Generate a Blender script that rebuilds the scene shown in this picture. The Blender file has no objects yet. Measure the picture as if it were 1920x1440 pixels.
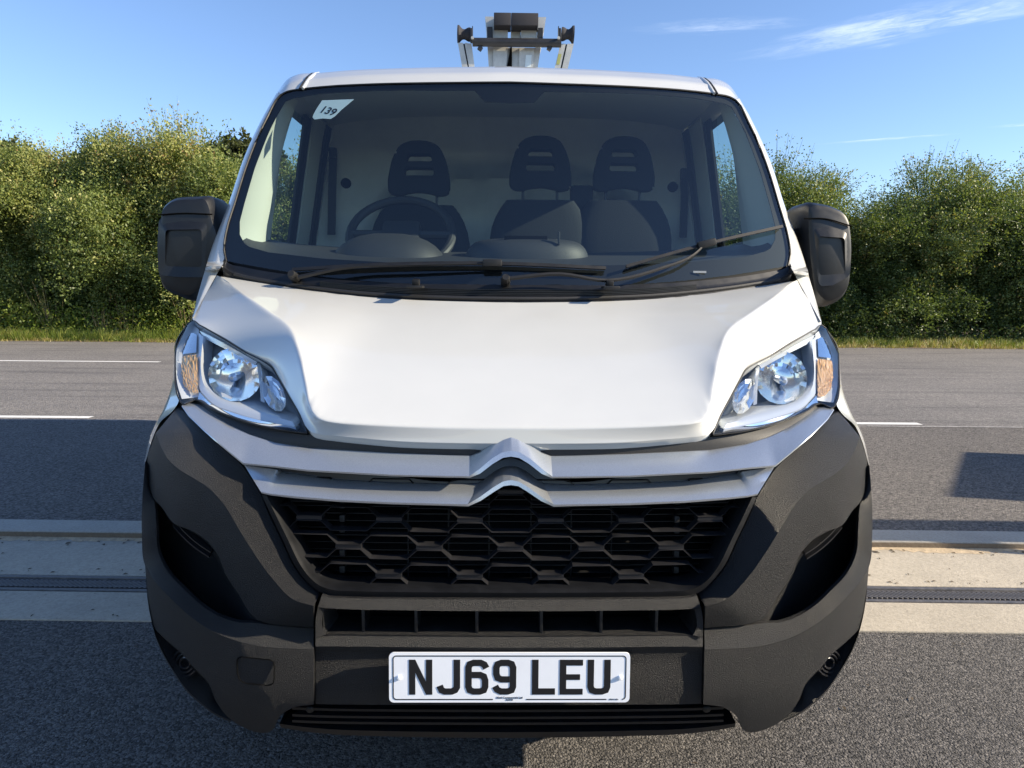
import bpy, bmesh, math, random
import numpy as np
from mathutils import Matrix, Vector

random.seed(7)
rng = np.random.default_rng(7)
SC = bpy.context.scene
COL = SC.collection
rad = math.radians

# ------------------------------------------------------------------ camera
CAM_F = 1331.0                       # focal length for a 1920 px wide picture
CAM_LOC = np.array([0.0, -1.45, 1.27])
PITCH, ROLL = 7.3, 0.45
cam_d = bpy.data.cameras.new("camera")
cam_d.sensor_width = 36.0
cam_d.lens = CAM_F / 1920.0 * 36.0
cam_d.clip_start, cam_d.clip_end = 0.05, 2000
cam = bpy.data.objects.new("camera", cam_d)
COL.objects.link(cam)
CAM_R = Matrix.Rotation(rad(90 - PITCH), 3, 'X') @ Matrix.Rotation(rad(ROLL), 3, 'Z')
cam.matrix_world = Matrix.Translation(Vector(CAM_LOC)) @ CAM_R.to_4x4()
SC.camera = cam

# ------------------------------------------------------------------ daylight
SUN_EL, SUN_FRONT = 26.0, 11.0        # degrees: elevation, and how far it stands in front of due right
sun_dir = Vector((math.cos(rad(SUN_EL)) * math.cos(rad(SUN_FRONT)),
                  -math.cos(rad(SUN_EL)) * math.sin(rad(SUN_FRONT)), math.sin(rad(SUN_EL))))
sun_d = bpy.data.lights.new("sun", 'SUN')
sun_d.energy = 5.0
sun_d.angle = rad(0.53)
sun_d.color = (1.0, 0.87, 0.67)
sun = bpy.data.objects.new("sun", sun_d)
sun.rotation_euler = sun_dir.to_track_quat('Z', 'Y').to_euler()
sun.location = (30, -3, 20)
COL.objects.link(sun)

W = bpy.data.worlds.new("World")
SC.world = W
W.use_nodes = True
wn, wl = W.node_tree.nodes, W.node_tree.links
wn.clear()
w_out = wn.new('ShaderNodeOutputWorld')
w_bg = wn.new('ShaderNodeBackground')
w_sky = wn.new('ShaderNodeTexSky')
w_sky.sky_type = 'NISHITA'
w_sky.sun_disc = False
w_sky.sun_elevation = rad(SUN_EL)
w_sky.sun_rotation = rad(90 + SUN_FRONT)
w_sky.air_density, w_sky.dust_density, w_sky.ozone_density = 1.0, 0.1, 2.0
w_bg.inputs['Strength'].default_value = 0.094
SC.view_settings.view_transform = 'Standard'
SC.view_settings.look = 'None'
SC.view_settings.exposure = 1.05
SC.view_settings.gamma = 1.0
SC.view_settings.use_curve_mapping = False
SC.cycles.max_bounces = 10
SC.cycles.transparent_max_bounces = 12
SC.cycles.transmission_bounces = 6
SC.cycles.caustics_reflective = False
SC.cycles.caustics_refractive = False

# ---- thin high cloud: wisps laid out on a flat layer far above (direction / height)
def wnode(t, **kw):
    n = wn.new(t)
    for k, v in kw.items():
        setattr(n, k, v)
    return n
tc = wnode('ShaderNodeTexCoord')
sep = wnode('ShaderNodeSeparateXYZ'); wl.new(tc.outputs['Generated'], sep.inputs[0])
mx = wnode('ShaderNodeMath', operation='MAXIMUM'); wl.new(sep.outputs['Z'], mx.inputs[0]); mx.inputs[1].default_value = 0.03
dx = wnode('ShaderNodeMath', operation='DIVIDE'); wl.new(sep.outputs['X'], dx.inputs[0]); wl.new(mx.outputs[0], dx.inputs[1])
dy = wnode('ShaderNodeMath', operation='DIVIDE'); wl.new(sep.outputs['Y'], dy.inputs[0]); wl.new(mx.outputs[0], dy.inputs[1])
layer = wnode('ShaderNodeCombineXYZ'); wl.new(dx.outputs[0], layer.inputs[0]); wl.new(dy.outputs[0], layer.inputs[1])

def streak(a, b, half_w, strength, nscale=(1.2, 7.0), seed=0.0, lo=0.30, hi=0.80):
    """one wisp between points a and b of the cloud layer; returns a 0..1 socket"""
    a, b = np.array(a), np.array(b)
    c = (a + b) / 2
    L = np.linalg.norm(b - a) / 2
    ang = math.atan2(b[1] - a[1], b[0] - a[0])
    m = wnode('ShaderNodeMapping', vector_type='TEXTURE')
    m.inputs['Location'].default_value = (c[0], c[1], 0)
    m.inputs['Rotation'].default_value = (0, 0, ang)
    m.inputs['Scale'].default_value = (L, half_w, 1)
    wl.new(layer.outputs[0], m.inputs[0])
    warp = wnode('ShaderNodeTexNoise'); warp.inputs['Scale'].default_value = 2.2; warp.inputs['Detail'].default_value = 4
    wl.new(m.outputs[0], warp.inputs['Vector'])
    sb = wnode('ShaderNodeVectorMath', operation='SUBTRACT'); wl.new(warp.outputs['Color'], sb.inputs[0]); sb.inputs[1].default_value = (0.5, 0.5, 0.5)
    sc_ = wnode('ShaderNodeVectorMath', operation='MULTIPLY'); wl.new(sb.outputs[0], sc_.inputs[0]); sc_.inputs[1].default_value = (0.5, 1.5, 0)
    ad = wnode('ShaderNodeVectorMath', operation='ADD'); wl.new(m.outputs[0], ad.inputs[0]); wl.new(sc_.outputs[0], ad.inputs[1])
    ln = wnode('ShaderNodeVectorMath', operation='LENGTH'); wl.new(ad.outputs[0], ln.inputs[0])
    fall = wnode('ShaderNodeMapRange', interpolation_type='SMOOTHSTEP')
    fall.inputs['From Min'].default_value = 1.05; fall.inputs['From Max'].default_value = 0.1
    wl.new(ln.outputs['Value'], fall.inputs['Value'])
    ns = wnode('ShaderNodeTexNoise', noise_dimensions='4D'); ns.inputs['W'].default_value = seed
    ns.inputs['Scale'].default_value = 1.0; ns.inputs['Detail'].default_value = 9; ns.inputs['Roughness'].default_value = 0.68
    ms = wnode('ShaderNodeVectorMath', operation='MULTIPLY'); wl.new(ad.outputs[0], ms.inputs[0]); ms.inputs[1].default_value = (nscale[0], nscale[1] * 0.35, 1)
    wl.new(ms.outputs[0], ns.inputs['Vector'])
    th = wnode('ShaderNodeMapRange', interpolation_type='SMOOTHSTEP')
    th.inputs['From Min'].default_value = lo; th.inputs['From Max'].default_value = hi
    wl.new(ns.outputs['Fac'], th.inputs['Value'])
    mu = wnode('ShaderNodeMath', operation='MULTIPLY'); wl.new(fall.outputs[0], mu.inputs[0]); wl.new(th.outputs[0], mu.inputs[1])
    m2 = wnode('ShaderNodeMath', operation='MULTIPLY'); wl.new(mu.outputs[0], m2.inputs[0]); m2.inputs[1].default_value = strength
    return m2.outputs[0]

CLOUDS = [((0.93, 3.18), (1.95, 2.42), 0.20, 0.80, (2.6, 4.0), 1.0),
          ((0.40, 2.86), (1.15, 2.76), 0.09, 0.30, (3.0, 5.0), 4.0),
          ((1.98, 4.92), (2.80, 4.53), 0.050, 0.62, (4.0, 4.0), 7.0),
          ((2.78, 4.40), (3.3, 4.18), 0.06, 0.45, (4.0, 4.0), 9.0),
          ((-2.6, -1.2), (-1.0, -2.3), 0.30, 0.5, (3.0, 5.0), 12.0),
          ((2.2, -2.4), (3.8, -1.0), 0.3, 0.5, (3.0, 5.0), 15.0)]
tot = None
for a, b, hw, st, nsc, sd in CLOUDS:
    s = streak(a, b, hw, st, nsc, sd)
    if tot is None:
        tot = s
    else:
        ad_ = wnode('ShaderNodeMath', operation='MAXIMUM'); wl.new(tot, ad_.inputs[0]); wl.new(s, ad_.inputs[1]); tot = ad_.outputs[0]
mixc = wnode('ShaderNodeMix', data_type='RGBA'); mixc.inputs[7].default_value = (6.2, 6.9, 7.9, 1)
tint_ = wnode('ShaderNodeMix', data_type='RGBA', blend_type='MULTIPLY'); tint_.inputs[0].default_value = 1.0; tint_.inputs[7].default_value = (0.93, 1.0, 1.17, 1)
wl.new(w_sky.outputs[0], tint_.inputs[6])
wl.new(tot, mixc.inputs[0]); wl.new(tint_.outputs[2], mixc.inputs[6])
wl.new(mixc.outputs[2], w_bg.inputs['Color'])
wl.new(w_bg.outputs[0], w_out.inputs['Surface'])

# ------------------------------------------------------------------ materials
def new_mat(name):
    m = bpy.data.materials.new(name)
    m.use_nodes = True
    nt = m.node_tree
    return m, nt.nodes, nt.links, nt.nodes['Principled BSDF']

def setp(b, **kw):
    for k, v in kw.items():
        b.inputs[k.replace('_', ' ')].default_value = v

def coords(n, l):
    t = n.new('ShaderNodeTexCoord')
    return t.outputs['Object']

def noise(n, l, vec, scale, detail=4, rough=0.55):
    t = n.new('ShaderNodeTexNoise')
    t.inputs['Scale'].default_value = scale; t.inputs['Detail'].default_value = detail; t.inputs['Roughness'].default_value = rough
    l.new(vec, t.inputs['Vector'])
    return t.outputs['Fac']

def ramp(n, l, fac, stops):
    r = n.new('ShaderNodeValToRGB')
    e = r.color_ramp.elements
    while len(e) < len(stops):
        e.new(0.5)
    for el, (p, c) in zip(e, stops):
        el.position = p
        el.color = (*c, 1) if len(c) == 3 else c
    l.new(fac, r.inputs[0])
    return r.outputs[0]

def bump(n, l, h, strength, dist, prev=None):
    b = n.new('ShaderNodeBump')
    b.inputs['Strength'].default_value = strength; b.inputs['Distance'].default_value = dist
    l.new(h, b.inputs['Height'])
    if prev is not None:
        l.new(prev, b.inputs['Normal'])
    return b.outputs[0]

def mixcol(n, l, fac, a, b, mode='MIX'):
    m = n.new('ShaderNodeMix'); m.data_type = 'RGBA'; m.blend_type = mode
    for s, v in ((m.inputs[0], fac), (m.inputs[6], a), (m.inputs[7], b)):
        if hasattr(v, 'is_output'):
            l.new(v, s)
        else:
            s.default_value = v if not isinstance(v, tuple) else (*v, 1) if len(v) == 3 else v
    return m.outputs[2]

def plain(name, col, rough=0.5, metal=0.0, grain=None, **kw):
    m, n, l, b = new_mat(name)
    setp(b, Base_Color=(*col, 1), Roughness=rough, Metallic=metal)
    for k, v in kw.items():
        b.inputs[k.replace('_', ' ')].default_value = v
    v = coords(n, l)
    if grain:
        sc_, st, di = grain
        l.new(bump(n, l, noise(n, l, v, sc_, 2), st, di), b.inputs['Normal'])
    return m

def worn(name, col, rough, var=0.25, scale=9.0, **kw):
    """plain colour with faint dust and uneven gloss"""
    m = plain(name, col, rough, **kw)
    n, l = m.node_tree.nodes, m.node_tree.links
    b = n['Principled BSDF']
    v = coords(n, l)
    f = noise(n, l, v, scale, 7, 0.65)
    lo = tuple(c * (1 - var) for c in col); hi = tuple(min(1, c * (1 + var)) for c in col)
    l.new(ramp(n, l, f, [(0.3, lo), (0.7, hi)]), b.inputs['Base Color'])
    r = ramp(n, l, f, [(0.3, (rough * 0.85,) * 3), (0.75, (min(1, rough * 1.2),) * 3)])
    l.new(r, b.inputs['Roughness'])
    return m

M = {}
M['paint'] = worn('white_paint', (0.545, 0.552, 0.54), 0.36, 0.02, 5.0, Coat_Weight=1.0, Coat_Roughness=0.035)
# metallic silver
m, n, l, b = new_mat('silver_paint')
setp(b, Base_Color=(0.6, 0.6, 0.61, 1), Metallic=0.8, Roughness=0.30)
v = coords(n, l); f = noise(n, l, v, 900, 1)
l.new(ramp(n, l, f, [(0.35, (0.50, 0.53, 0.56)), (0.65, (0.64, 0.67, 0.70))]), b.inputs['Base Color'])
M['silver'] = m
# grained bumper plastic
m, n, l, b = new_mat('grained_plastic')
setp(b, Roughness=0.38)
b.inputs['Specular IOR Level'].default_value = 0.45
v = coords(n, l)
f = noise(n, l, v, 6, 6)
l.new(ramp(n, l, f, [(0.3, (0.0065, 0.0067, 0.0078)), (0.75, (0.0095, 0.0098, 0.0112))]), b.inputs['Base Color'])
dsc = noise(n, l, v, 17, 9, 0.72)
dcol = n.new('ShaderNodeMix'); dcol.data_type = 'RGBA'; dcol.inputs[7].default_value = (0.075, 0.068, 0.060, 1)
l.new(b.inputs['Base Color'].links[0].from_socket, dcol.inputs[6])
l.new(ramp(n, l, dsc, [(0.60, (0, 0, 0)), (0.80, (0.45, 0.45, 0.45))]), dcol.inputs[0])
l.new(dcol.outputs[2], b.inputs['Base Color'])
l.new(bump(n, l, noise(n, l, v, 430, 4, 0.8), 1.0, 0.0042), b.inputs['Normal'])
M['plastic'] = m
M['plastic_smooth'] = worn('smooth_dark_plastic', (0.0075, 0.008, 0.0095), 0.40, 0.2, 20)
M['plastic_grey'] = plain('dark_grey_trim', (0.020, 0.0195, 0.0195), 0.55, grain=(500, 0.4, 0.001))
M['gloss'] = plain('gloss_black', (0.018, 0.018, 0.020), 0.28)
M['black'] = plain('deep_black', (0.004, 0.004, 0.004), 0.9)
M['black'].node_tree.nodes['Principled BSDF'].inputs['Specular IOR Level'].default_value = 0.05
M['rubber'] = worn('black_rubber', (0.0065, 0.0065, 0.007), 0.55, 0.3, 30)
M['frit'] = plain('ceramic_band', (0.003, 0.003, 0.004), 0.6)
M['frit'].node_tree.nodes['Principled BSDF'].inputs['Specular IOR Level'].default_value = 0.15
M['chrome'] = plain('chrome', (0.86, 0.87, 0.88), 0.07, 1.0)
M['satin'] = plain('satin_chrome', (0.70, 0.73, 0.76), 0.25, 0.45)
M['bezel'] = plain('lamp_bezel', (0.42, 0.46, 0.50), 0.25, 0.3)
M['lampwall'] = plain('lamp_inner_wall', (0.62, 0.65, 0.68), 0.3, 0.1)
M['reflector'] = plain('lamp_reflector', (0.92, 0.93, 0.94), 0.10, 1.0)
M['amber'] = plain('amber_lens', (1.0, 0.58, 0.22), 0.15, 0.5, Coat_Weight=1.0)
M['bulb'] = plain('bulb_glass', (0.7, 0.75, 0.8), 0.05, 0.6)
M['fabric'] = plain('seat_fabric', (0.012, 0.0145, 0.020), 0.9, grain=(350, 0.5, 0.002))
M['dash'] = plain('dashboard_plastic', (0.019, 0.021, 0.024), 0.6, grain=(260, 0.4, 0.001))
M['trim_light'] = plain('pale_cab_trim', (0.50, 0.52, 0.46), 0.7)
M['bulkhead'] = worn('painted_bulkhead', (0.72, 0.73, 0.68), 0.5, 0.08, 4)
M['headliner'] = plain('headliner_cloth', (0.74, 0.75, 0.72), 0.95)
M['plate'] = worn('plate_reflective_white', (0.84, 0.86, 0.90), 0.35, 0.03, 14)
M['char'] = plain('plate_black_print', (0.010, 0.010, 0.012), 0.4)
M['glassmark'] = plain('faint_glass_print', (0.22, 0.24, 0.26), 0.5)
M['sticker'] = plain('sticker_white', (0.60, 0.68, 0.70), 0.4)
M['alu'] = worn('weathered_aluminium', (0.50, 0.49, 0.45), 0.42, 0.18, 12, metal=0.35)
M['alu_dirty'] = plain('algae_stain', (0.32, 0.33, 0.12), 0.8)
M['steel_dark'] = worn('dark_painted_steel', (0.02, 0.02, 0.022), 0.45, 0.3, 25)
M['pad'] = worn('black_foam_pad', (0.028, 0.027, 0.032), 0.85, 0.25, 40)
M['tyre'] = plain('tyre_rubber', (0.018, 0.018, 0.018), 0.85)
M['rim'] = plain('steel_rim', (0.35, 0.36, 0.37), 0.4, 0.6)

def glass_mat(name, tint, rough=0.0, ior=1.5, gain=1.0):
    m = bpy.data.materials.new(name); m.use_nodes = True
    n, l = m.node_tree.nodes, m.node_tree.links
    n.clear()
    o = n.new('ShaderNodeOutputMaterial'); mx_ = n.new('ShaderNodeMixShader')
    t = n.new('ShaderNodeBsdfTransparent'); t.inputs['Color'].default_value = (*tint, 1)
    g = n.new('ShaderNodeBsdfGlossy'); g.inputs['Roughness'].default_value = rough
    ge = n.new('ShaderNodeNewGeometry')
    dt = n.new('ShaderNodeVectorMath'); dt.operation = 'DOT_PRODUCT'
    l.new(ge.outputs['Incoming'], dt.inputs[0]); l.new(ge.outputs['Normal'], dt.inputs[1])
    def mth(op, a_, b_=None):
        q_ = n.new('ShaderNodeMath'); q_.operation = op
        for i_, v_ in enumerate((a_, b_)):
            if v_ is None: continue
            if hasattr(v_, 'is_output'): l.new(v_, q_.inputs[i_])
            else: q_.inputs[i_].default_value = v_
        return q_.outputs[0]
    f0 = ((ior - 1) / (ior + 1)) ** 2 * 2          # two faces of the sheet
    om = mth('SUBTRACT', 1.0, mth('ABSOLUTE', dt.outputs['Value']))
    fre = mth('ADD', f0, mth('MULTIPLY', mth('POWER', om, 5.0), 1 - f0))
    fre = mth('MINIMUM', mth('MULTIPLY', fre, gain), 1.0)
    l.new(fre, mx_.inputs[0])
    l.new(t.outputs[0], mx_.inputs[1]); l.new(g.outputs[0], mx_.inputs[2]); l.new(mx_.outputs[0], o.inputs['Surface'])
    return m
M['windscreen'] = glass_mat('tinted_windscreen', (0.86, 0.95, 0.94), gain=1.1)
M['side_glass'] = glass_mat('tinted_side_glass', (0.66, 0.78, 0.76))
M['lens'] = glass_mat('clear_lens', (0.95, 0.965, 0.975), 0.02, 1.45, 0.65)

# asphalt family
def asphalt(name, dark, light, vor, bumpd, warm=0.0, streaks=False, speck=0.5):
    m, n, l, b = new_mat(name)
    setp(b, Roughness=0.88)
    b.inputs['Specular IOR Level'].default_value = 0.35
    v = coords(n, l)
    vo = n.new('ShaderNodeTexVoronoi'); vo.inputs['Scale'].default_value = vor; l.new(v, vo.inputs['Vector'])
    vo2 = n.new('ShaderNodeTexVoronoi'); vo2.inputs['Scale'].default_value = vor * 2.3; l.new(v, vo2.inputs['Vector'])
    sepc = n.new('ShaderNodeSeparateColor'); l.new(vo.outputs['Color'], sepc.inputs[0])
    c = ramp(n, l, sepc.outputs[0], [(0.0, dark), (0.55, tuple((d + li) / 2 for d, li in zip(dark, light))), (1.0, light)])
    big = noise(n, l, v, 0.6, 6, 0.6)
    c = mixcol(n, l, 0.55, c, ramp(n, l, big, [(0.3, (0.72, 0.72, 0.73)), (0.7, (1.18, 1.16, 1.13))]), 'MULTIPLY')
    fine = noise(n, l, v, vor * 0.35, 5, 0.7)
    c = mixcol(n, l, speck, c, ramp(n, l, fine, [(0.35, (0.55, 0.55, 0.56)), (0.65, (1.3, 1.28, 1.25))]), 'MULTIPLY')
    if streaks:
        mp = n.new('ShaderNodeMapping'); mp.inputs['Scale'].default_value = (0.25, 3.2, 1); l.new(v, mp.inputs[0])
        st = noise(n, l, mp.outputs[0], 1.0, 6, 0.65)
        c = mixcol(n, l, 0.7, c, ramp(n, l, st, [(0.36, (0.62, 0.62, 0.64)), (0.46, (0.98, 0.98, 0.98)), (0.7, (1.1, 1.09, 1.06))]), 'MULTIPLY')
    l.new(c, b.inputs['Base Color'])
    inv = n.new('ShaderNodeMath'); inv.operation = 'SUBTRACT'; inv.inputs[0].default_value = 1; l.new(vo.outputs['Distance'], inv.inputs[1])
    inv2 = n.new('ShaderNodeMath'); inv2.operation = 'SUBTRACT'; inv2.inputs[0].default_value = 1; l.new(vo2.outputs['Distance'], inv2.inputs[1])
    nb = bump(n, l, inv.outputs[0], 1.0, bumpd)
    nb = bump(n, l, inv2.outputs[0], 0.7, bumpd * 0.5, nb)
    l.new(nb, b.inputs['Normal'])
    return m
M['forecourt'] = asphalt('coarse_asphalt', (0.055, 0.053, 0.052), (0.235, 0.220, 0.206), 140, 0.010)
M['layby'] = asphalt('layby_asphalt', (0.080, 0.075, 0.072), (0.270, 0.248, 0.228), 100, 0.010)
M['road'] = asphalt('road_asphalt', (0.130, 0.123, 0.118), (0.275, 0.258, 0.243), 70, 0.005, streaks=True)

def concrete(name, base, seedo):
    m, n, l, b = new_mat(name)
    setp(b, Roughness=0.85)
    v = coords(n, l)
    a = noise(n, l, v, 2.2 + seedo, 8, 0.65)
    f = noise(n, l, v, 75, 5, 0.7)
    c = ramp(n, l, a, [(0.25, tuple(x * 0.80 for x in base)), (0.75, tuple(x * 1.1 for x in base))])
    c = mixcol(n, l, 0.6, c, ramp(n, l, f, [(0.34, (0.70, 0.69, 0.67)), (0.6, (1.12, 1.12, 1.12))]), 'MULTIPLY')
    vo = n.new('ShaderNodeTexVoronoi'); vo.inputs['Scale'].default_value = 16; l.new(v, vo.inputs['Vector'])
    c = mixcol(n, l, 0.9, c, ramp(n, l, vo.outputs['Distance'], [(0.02, (0.35, 0.34, 0.33)), (0.075, (1, 1, 1))]), 'MULTIPLY')
    l.new(c, b.inputs['Base Color'])
    mp = n.new('ShaderNodeMapping'); mp.inputs['Scale'].default_value = (1.0, 1.6, 1); mp.inputs['Rotation'].default_value = (0, 0, 0.7); l.new(v, mp.inputs[0])
    br = noise(n, l, mp.outputs[0], 55, 3)
    nb = bump(n, l, br, 0.35, 0.004)
    nb = bump(n, l, f, 0.6, 0.004, nb)
    l.new(nb, b.inputs['Normal'])
    return m
M['concrete'] = concrete('brushed_concrete', (0.40, 0.355, 0.285), 0)
M['concrete2'] = concrete('kerb_concrete', (0.37, 0.345, 0.30), 1.3)
M['step'] = concrete('stained_concrete_edge', (0.17, 0.13, 0.09), 2.0)
M['iron'] = worn('cast_iron_grate', (0.105, 0.098, 0.096), 0.5, 0.4, 30, metal=0.3)
# worn road paint
m, n, l, b = new_mat('worn_road_paint')
setp(b, Roughness=0.75)
v = coords(n, l); f = noise(n, l, v, 26, 6, 0.7)
l.new(ramp(n, l, f, [(0.30, (0.20, 0.19, 0.18)), (0.42, (0.70, 0.69, 0.66)), (0.8, (0.80, 0.79, 0.77))]), b.inputs['Base Color'])
M['roadpaint'] = m
m, n, l, b = new_mat('faint_road_paint')
setp(b, Roughness=0.8)
v = coords(n, l); f = noise(n, l, v, 40, 5, 0.7)
l.new(ramp(n, l, f, [(0.35, (0.14, 0.135, 0.13)), (0.6, (0.45, 0.43, 0.41))]), b.inputs['Base Color'])
M['jointline'] = m
m, n, l, b = new_mat('dry_soil')
setp(b, Roughness=0.95)
v = coords(n, l); f = noise(n, l, v, 7, 8, 0.7)
l.new(ramp(n, l, f, [(0.3, (0.13, 0.085, 0.050)), (0.55, (0.28, 0.21, 0.14)), (0.75, (0.36, 0.30, 0.22))]), b.inputs['Base Color'])
l.new(bump(n, l, noise(n, l, v, 30, 6), 1.0, 0.03), b.inputs['Normal'])
M['soil'] = m
M['soil_pale'] = worn('pale_silt', (0.42, 0.33, 0.22), 0.95, 0.3, 40)
m, n, l, b = new_mat('field_ground')
setp(b, Roughness=1.0)
v = coords(n, l); f = noise(n, l, v, 0.5, 8, 0.7)
l.new(ramp(n, l, f, [(0.3, (0.035, 0.045, 0.015)), (0.7, (0.10, 0.10, 0.045))]), b.inputs['Base Color'])
M['field'] = m

def leaf_mat(name, stops, trans=0.35):
    m = bpy.data.materials.new(name); m.use_nodes = True
    n, l = m.node_tree.nodes, m.node_tree.links
    b = n['Principled BSDF']; o = n['Material Output']
    at = n.new('ShaderNodeAttribute'); at.attribute_name = 'tint'
    c = ramp(n, l, at.outputs['Fac'], stops)
    setp(b, Roughness=0.48); b.inputs['Specular IOR Level'].default_value = 0.4
    l.new(c, b.inputs['Base Color'])
    t = n.new('ShaderNodeBsdfTranslucent')
    tcx = mixcol(n, l, 1.0, c, (1.25, 1.25, 0.55), 'MULTIPLY')
    l.new(tcx, t.inputs['Color'])
    mx_ = n.new('ShaderNodeMixShader'); mx_.inputs[0].default_value = trans
    l.new(b.outputs[0], mx_.inputs[1]); l.new(t.outputs[0], mx_.inputs[2]); l.new(mx_.outputs[0], o.inputs['Surface'])
    return m
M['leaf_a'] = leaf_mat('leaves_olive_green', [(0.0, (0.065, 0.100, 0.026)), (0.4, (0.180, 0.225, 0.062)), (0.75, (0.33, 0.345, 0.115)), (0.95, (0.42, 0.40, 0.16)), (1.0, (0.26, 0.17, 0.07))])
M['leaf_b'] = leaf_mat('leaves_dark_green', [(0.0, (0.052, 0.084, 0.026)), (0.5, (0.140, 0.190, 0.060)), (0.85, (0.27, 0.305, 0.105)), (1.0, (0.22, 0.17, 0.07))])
M['leaf_far'] = leaf_mat('leaves_far_green', [(0.0, (0.040, 0.055, 0.018)), (1.0, (0.085, 0.095, 0.035))])
M['grass'] = leaf_mat('verge_grass', [(0.0, (0.10, 0.15, 0.025)), (0.55, (0.21, 0.27, 0.045)), (0.8, (0.32, 0.31, 0.09)), (1.0, (0.44, 0.34, 0.16))], 0.4)
M['straw'] = leaf_mat('dry_straw', [(0.0, (0.26, 0.19, 0.09)), (1.0, (0.44, 0.35, 0.20))], 0.2)
M['bark'] = worn('bark', (0.10, 0.085, 0.065), 0.9, 0.4, 20)
M['litter'] = worn('dead_leaf_bits', (0.075, 0.055, 0.035), 0.9, 0.7, 12)
M['signgrey'] = worn('sign_back_grey', (0.30, 0.31, 0.32), 0.5, 0.1, 3)

# ------------------------------------------------------------------ measuring: sight lines in the van's own frame
YAW = rad(0.85)
VAN = Matrix.Rotation(YAW, 3, 'Z')
A_ = np.array((VAN.transposed() @ CAM_R))
CL = np.array(VAN.transposed() @ Vector(CAM_LOC))

def rays(px):
    px = np.asarray(px, float)[:, :2]
    d = np.stack([(px[:, 0] - 960) / CAM_F, -(px[:, 1] - 720) / CAM_F, -np.ones(len(px))], 1)
    return d @ A_.T

def atY(px, Y, snap=True):
    d = rays(px)
    Y = np.broadcast_to(np.asarray(Y, float), (len(d),))
    t = (Y - CL[1]) / d[:, 1]
    P = CL + d * t[:, None]
    return snap_centre(px, P) if snap else P

def proj(P):
    q = (np.asarray(P) - CL) @ A_
    return np.stack([960 + CAM_F * q[:, 0] / -q[:, 2], 720 - CAM_F * q[:, 1] / -q[:, 2]], 1)

YS = np.linspace(-0.5, 2.4, 700)
def snap_centre(px, P):
    """the van is symmetrical: points measured on its centre line (x = 957) get X = 0"""
    px = np.asarray(px, float)
    w = np.clip((px[:, 0] - 890) / 67, 0, 1) * (px[:, 0] <= 957.001)
    q = np.stack([np.full(len(px), 957.0), px[:, 1]], 1)
    d = rays(q)
    xc = CL[0] + d[:, 0] * (P[:, 1] - CL[1]) / d[:, 1]
    P[:, 0] -= xc * w
    return P

def hit(px, F, off=0.0):
    d = rays(px)
    off = np.broadcast_to(np.asarray(off, float), (len(d),))
    t = (YS[None, :] - CL[1]) / d[:, 1:2]
    X = CL[0] + d[:, 0:1] * t; Z = CL[2] + d[:, 2:3] * t
    g = YS[None, :] - F(X, Z) - off[:, None]
    if F is base:
        g = np.where(np.abs(X) > 1.03, -9.0, g)          # the flank ends the nose surface
    pos = g > 0
    first = np.where(pos.any(1), pos.argmax(1), g.argmax(1))
    i = np.clip(first, 1, len(YS) - 1)
    r = np.arange(len(d))
    g0, g1 = g[r, i - 1], g[r, i]
    w = np.where(pos.any(1) & (g0 > -8), g0 / (g0 - g1 + 1e-12), 1.0)
    Y = YS[i - 1] + (YS[i] - YS[i - 1]) * np.clip(w, 0, 1)
    return atY(px, Y)

_z = np.linspace(0.0, 1.6, 641)
_L = np.interp(_z, [0, .22, .30, .38, .5, .6, .7, .8, .9, .95, 1.0, 1.1, 1.2, 1.35], [.12, .06, .03, .008, 0, 0, .008, .03, .07, .10, .13, .215, .365, .60])
_k = np.hanning(41); _k /= _k.sum()
_L = np.convolve(np.pad(_L, 20, mode='edge'), _k, 'valid')
def base(X, Z):
    a = np.minimum(np.abs(X), 1.15)
    t = np.clip((Z - .93) / .15, 0, 1)
    cheek = .20 * np.sin(math.pi * np.clip((a - .36) / .66, 0, 1)) * t * t * (3 - 2 * t)
    return .08 * a ** 2 + .40 * (a / 1.02) ** 8 + np.interp(Z, _z, _L) + cheek
def glassF(X, Z):
    return .78 + .444 * (Z - 1.30) + .15 * X ** 2
def XS(z):
    return np.interp(z, [0.2, .45, .8, 1.05, 1.28, 2.0, 2.15], [.97, 1.0, 1.012, 1.008, .985, .868, .81])

# ------------------------------------------------------------------ mesh helpers
def interp_keys(keys, sub, linear=False):
    k = np.asarray(keys, float)
    n_ = len(k)
    out = []
    if linear:
        for i in range(n_ - 1):
            for j in range(sub):
                out.append(k[i] + (k[i + 1] - k[i]) * j / sub)
        out.append(k[-1])
        return np.array(out)
    d = np.maximum(np.linalg.norm(np.diff(k[:, :2], axis=0), axis=1), 1e-6)
    sl = np.diff(k, axis=0) / d[:, None]
    m_ = np.zeros_like(k)
    m_[0], m_[-1] = sl[0], sl[-1]
    for i in range(1, n_ - 1):
        m_[i] = (sl[i - 1] * d[i] + sl[i] * d[i - 1]) / (d[i - 1] + d[i])
    for i in range(n_ - 1):
        for j in range(sub):
            t = j / sub
            h = (2 * t ** 3 - 3 * t ** 2 + 1, t ** 3 - 2 * t ** 2 + t, -2 * t ** 3 + 3 * t ** 2, t ** 3 - t ** 2)
            out.append(h[0] * k[i] + h[1] * d[i] * m_[i] + h[2] * k[i + 1] + h[3] * d[i] * m_[i + 1])
    out.append(k[-1])
    return np.array(out)

def dens(poly, n_=6):
    k = interp_keys([(a, b_, 0) for a, b_ in poly] + [(poly[0][0], poly[0][1], 0)], n_)
    return k[:-1, :2]

def rowpts(row, off):
    return [(p[0], p[1], p[2] if len(p) > 2 else off) for p in row]

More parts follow.
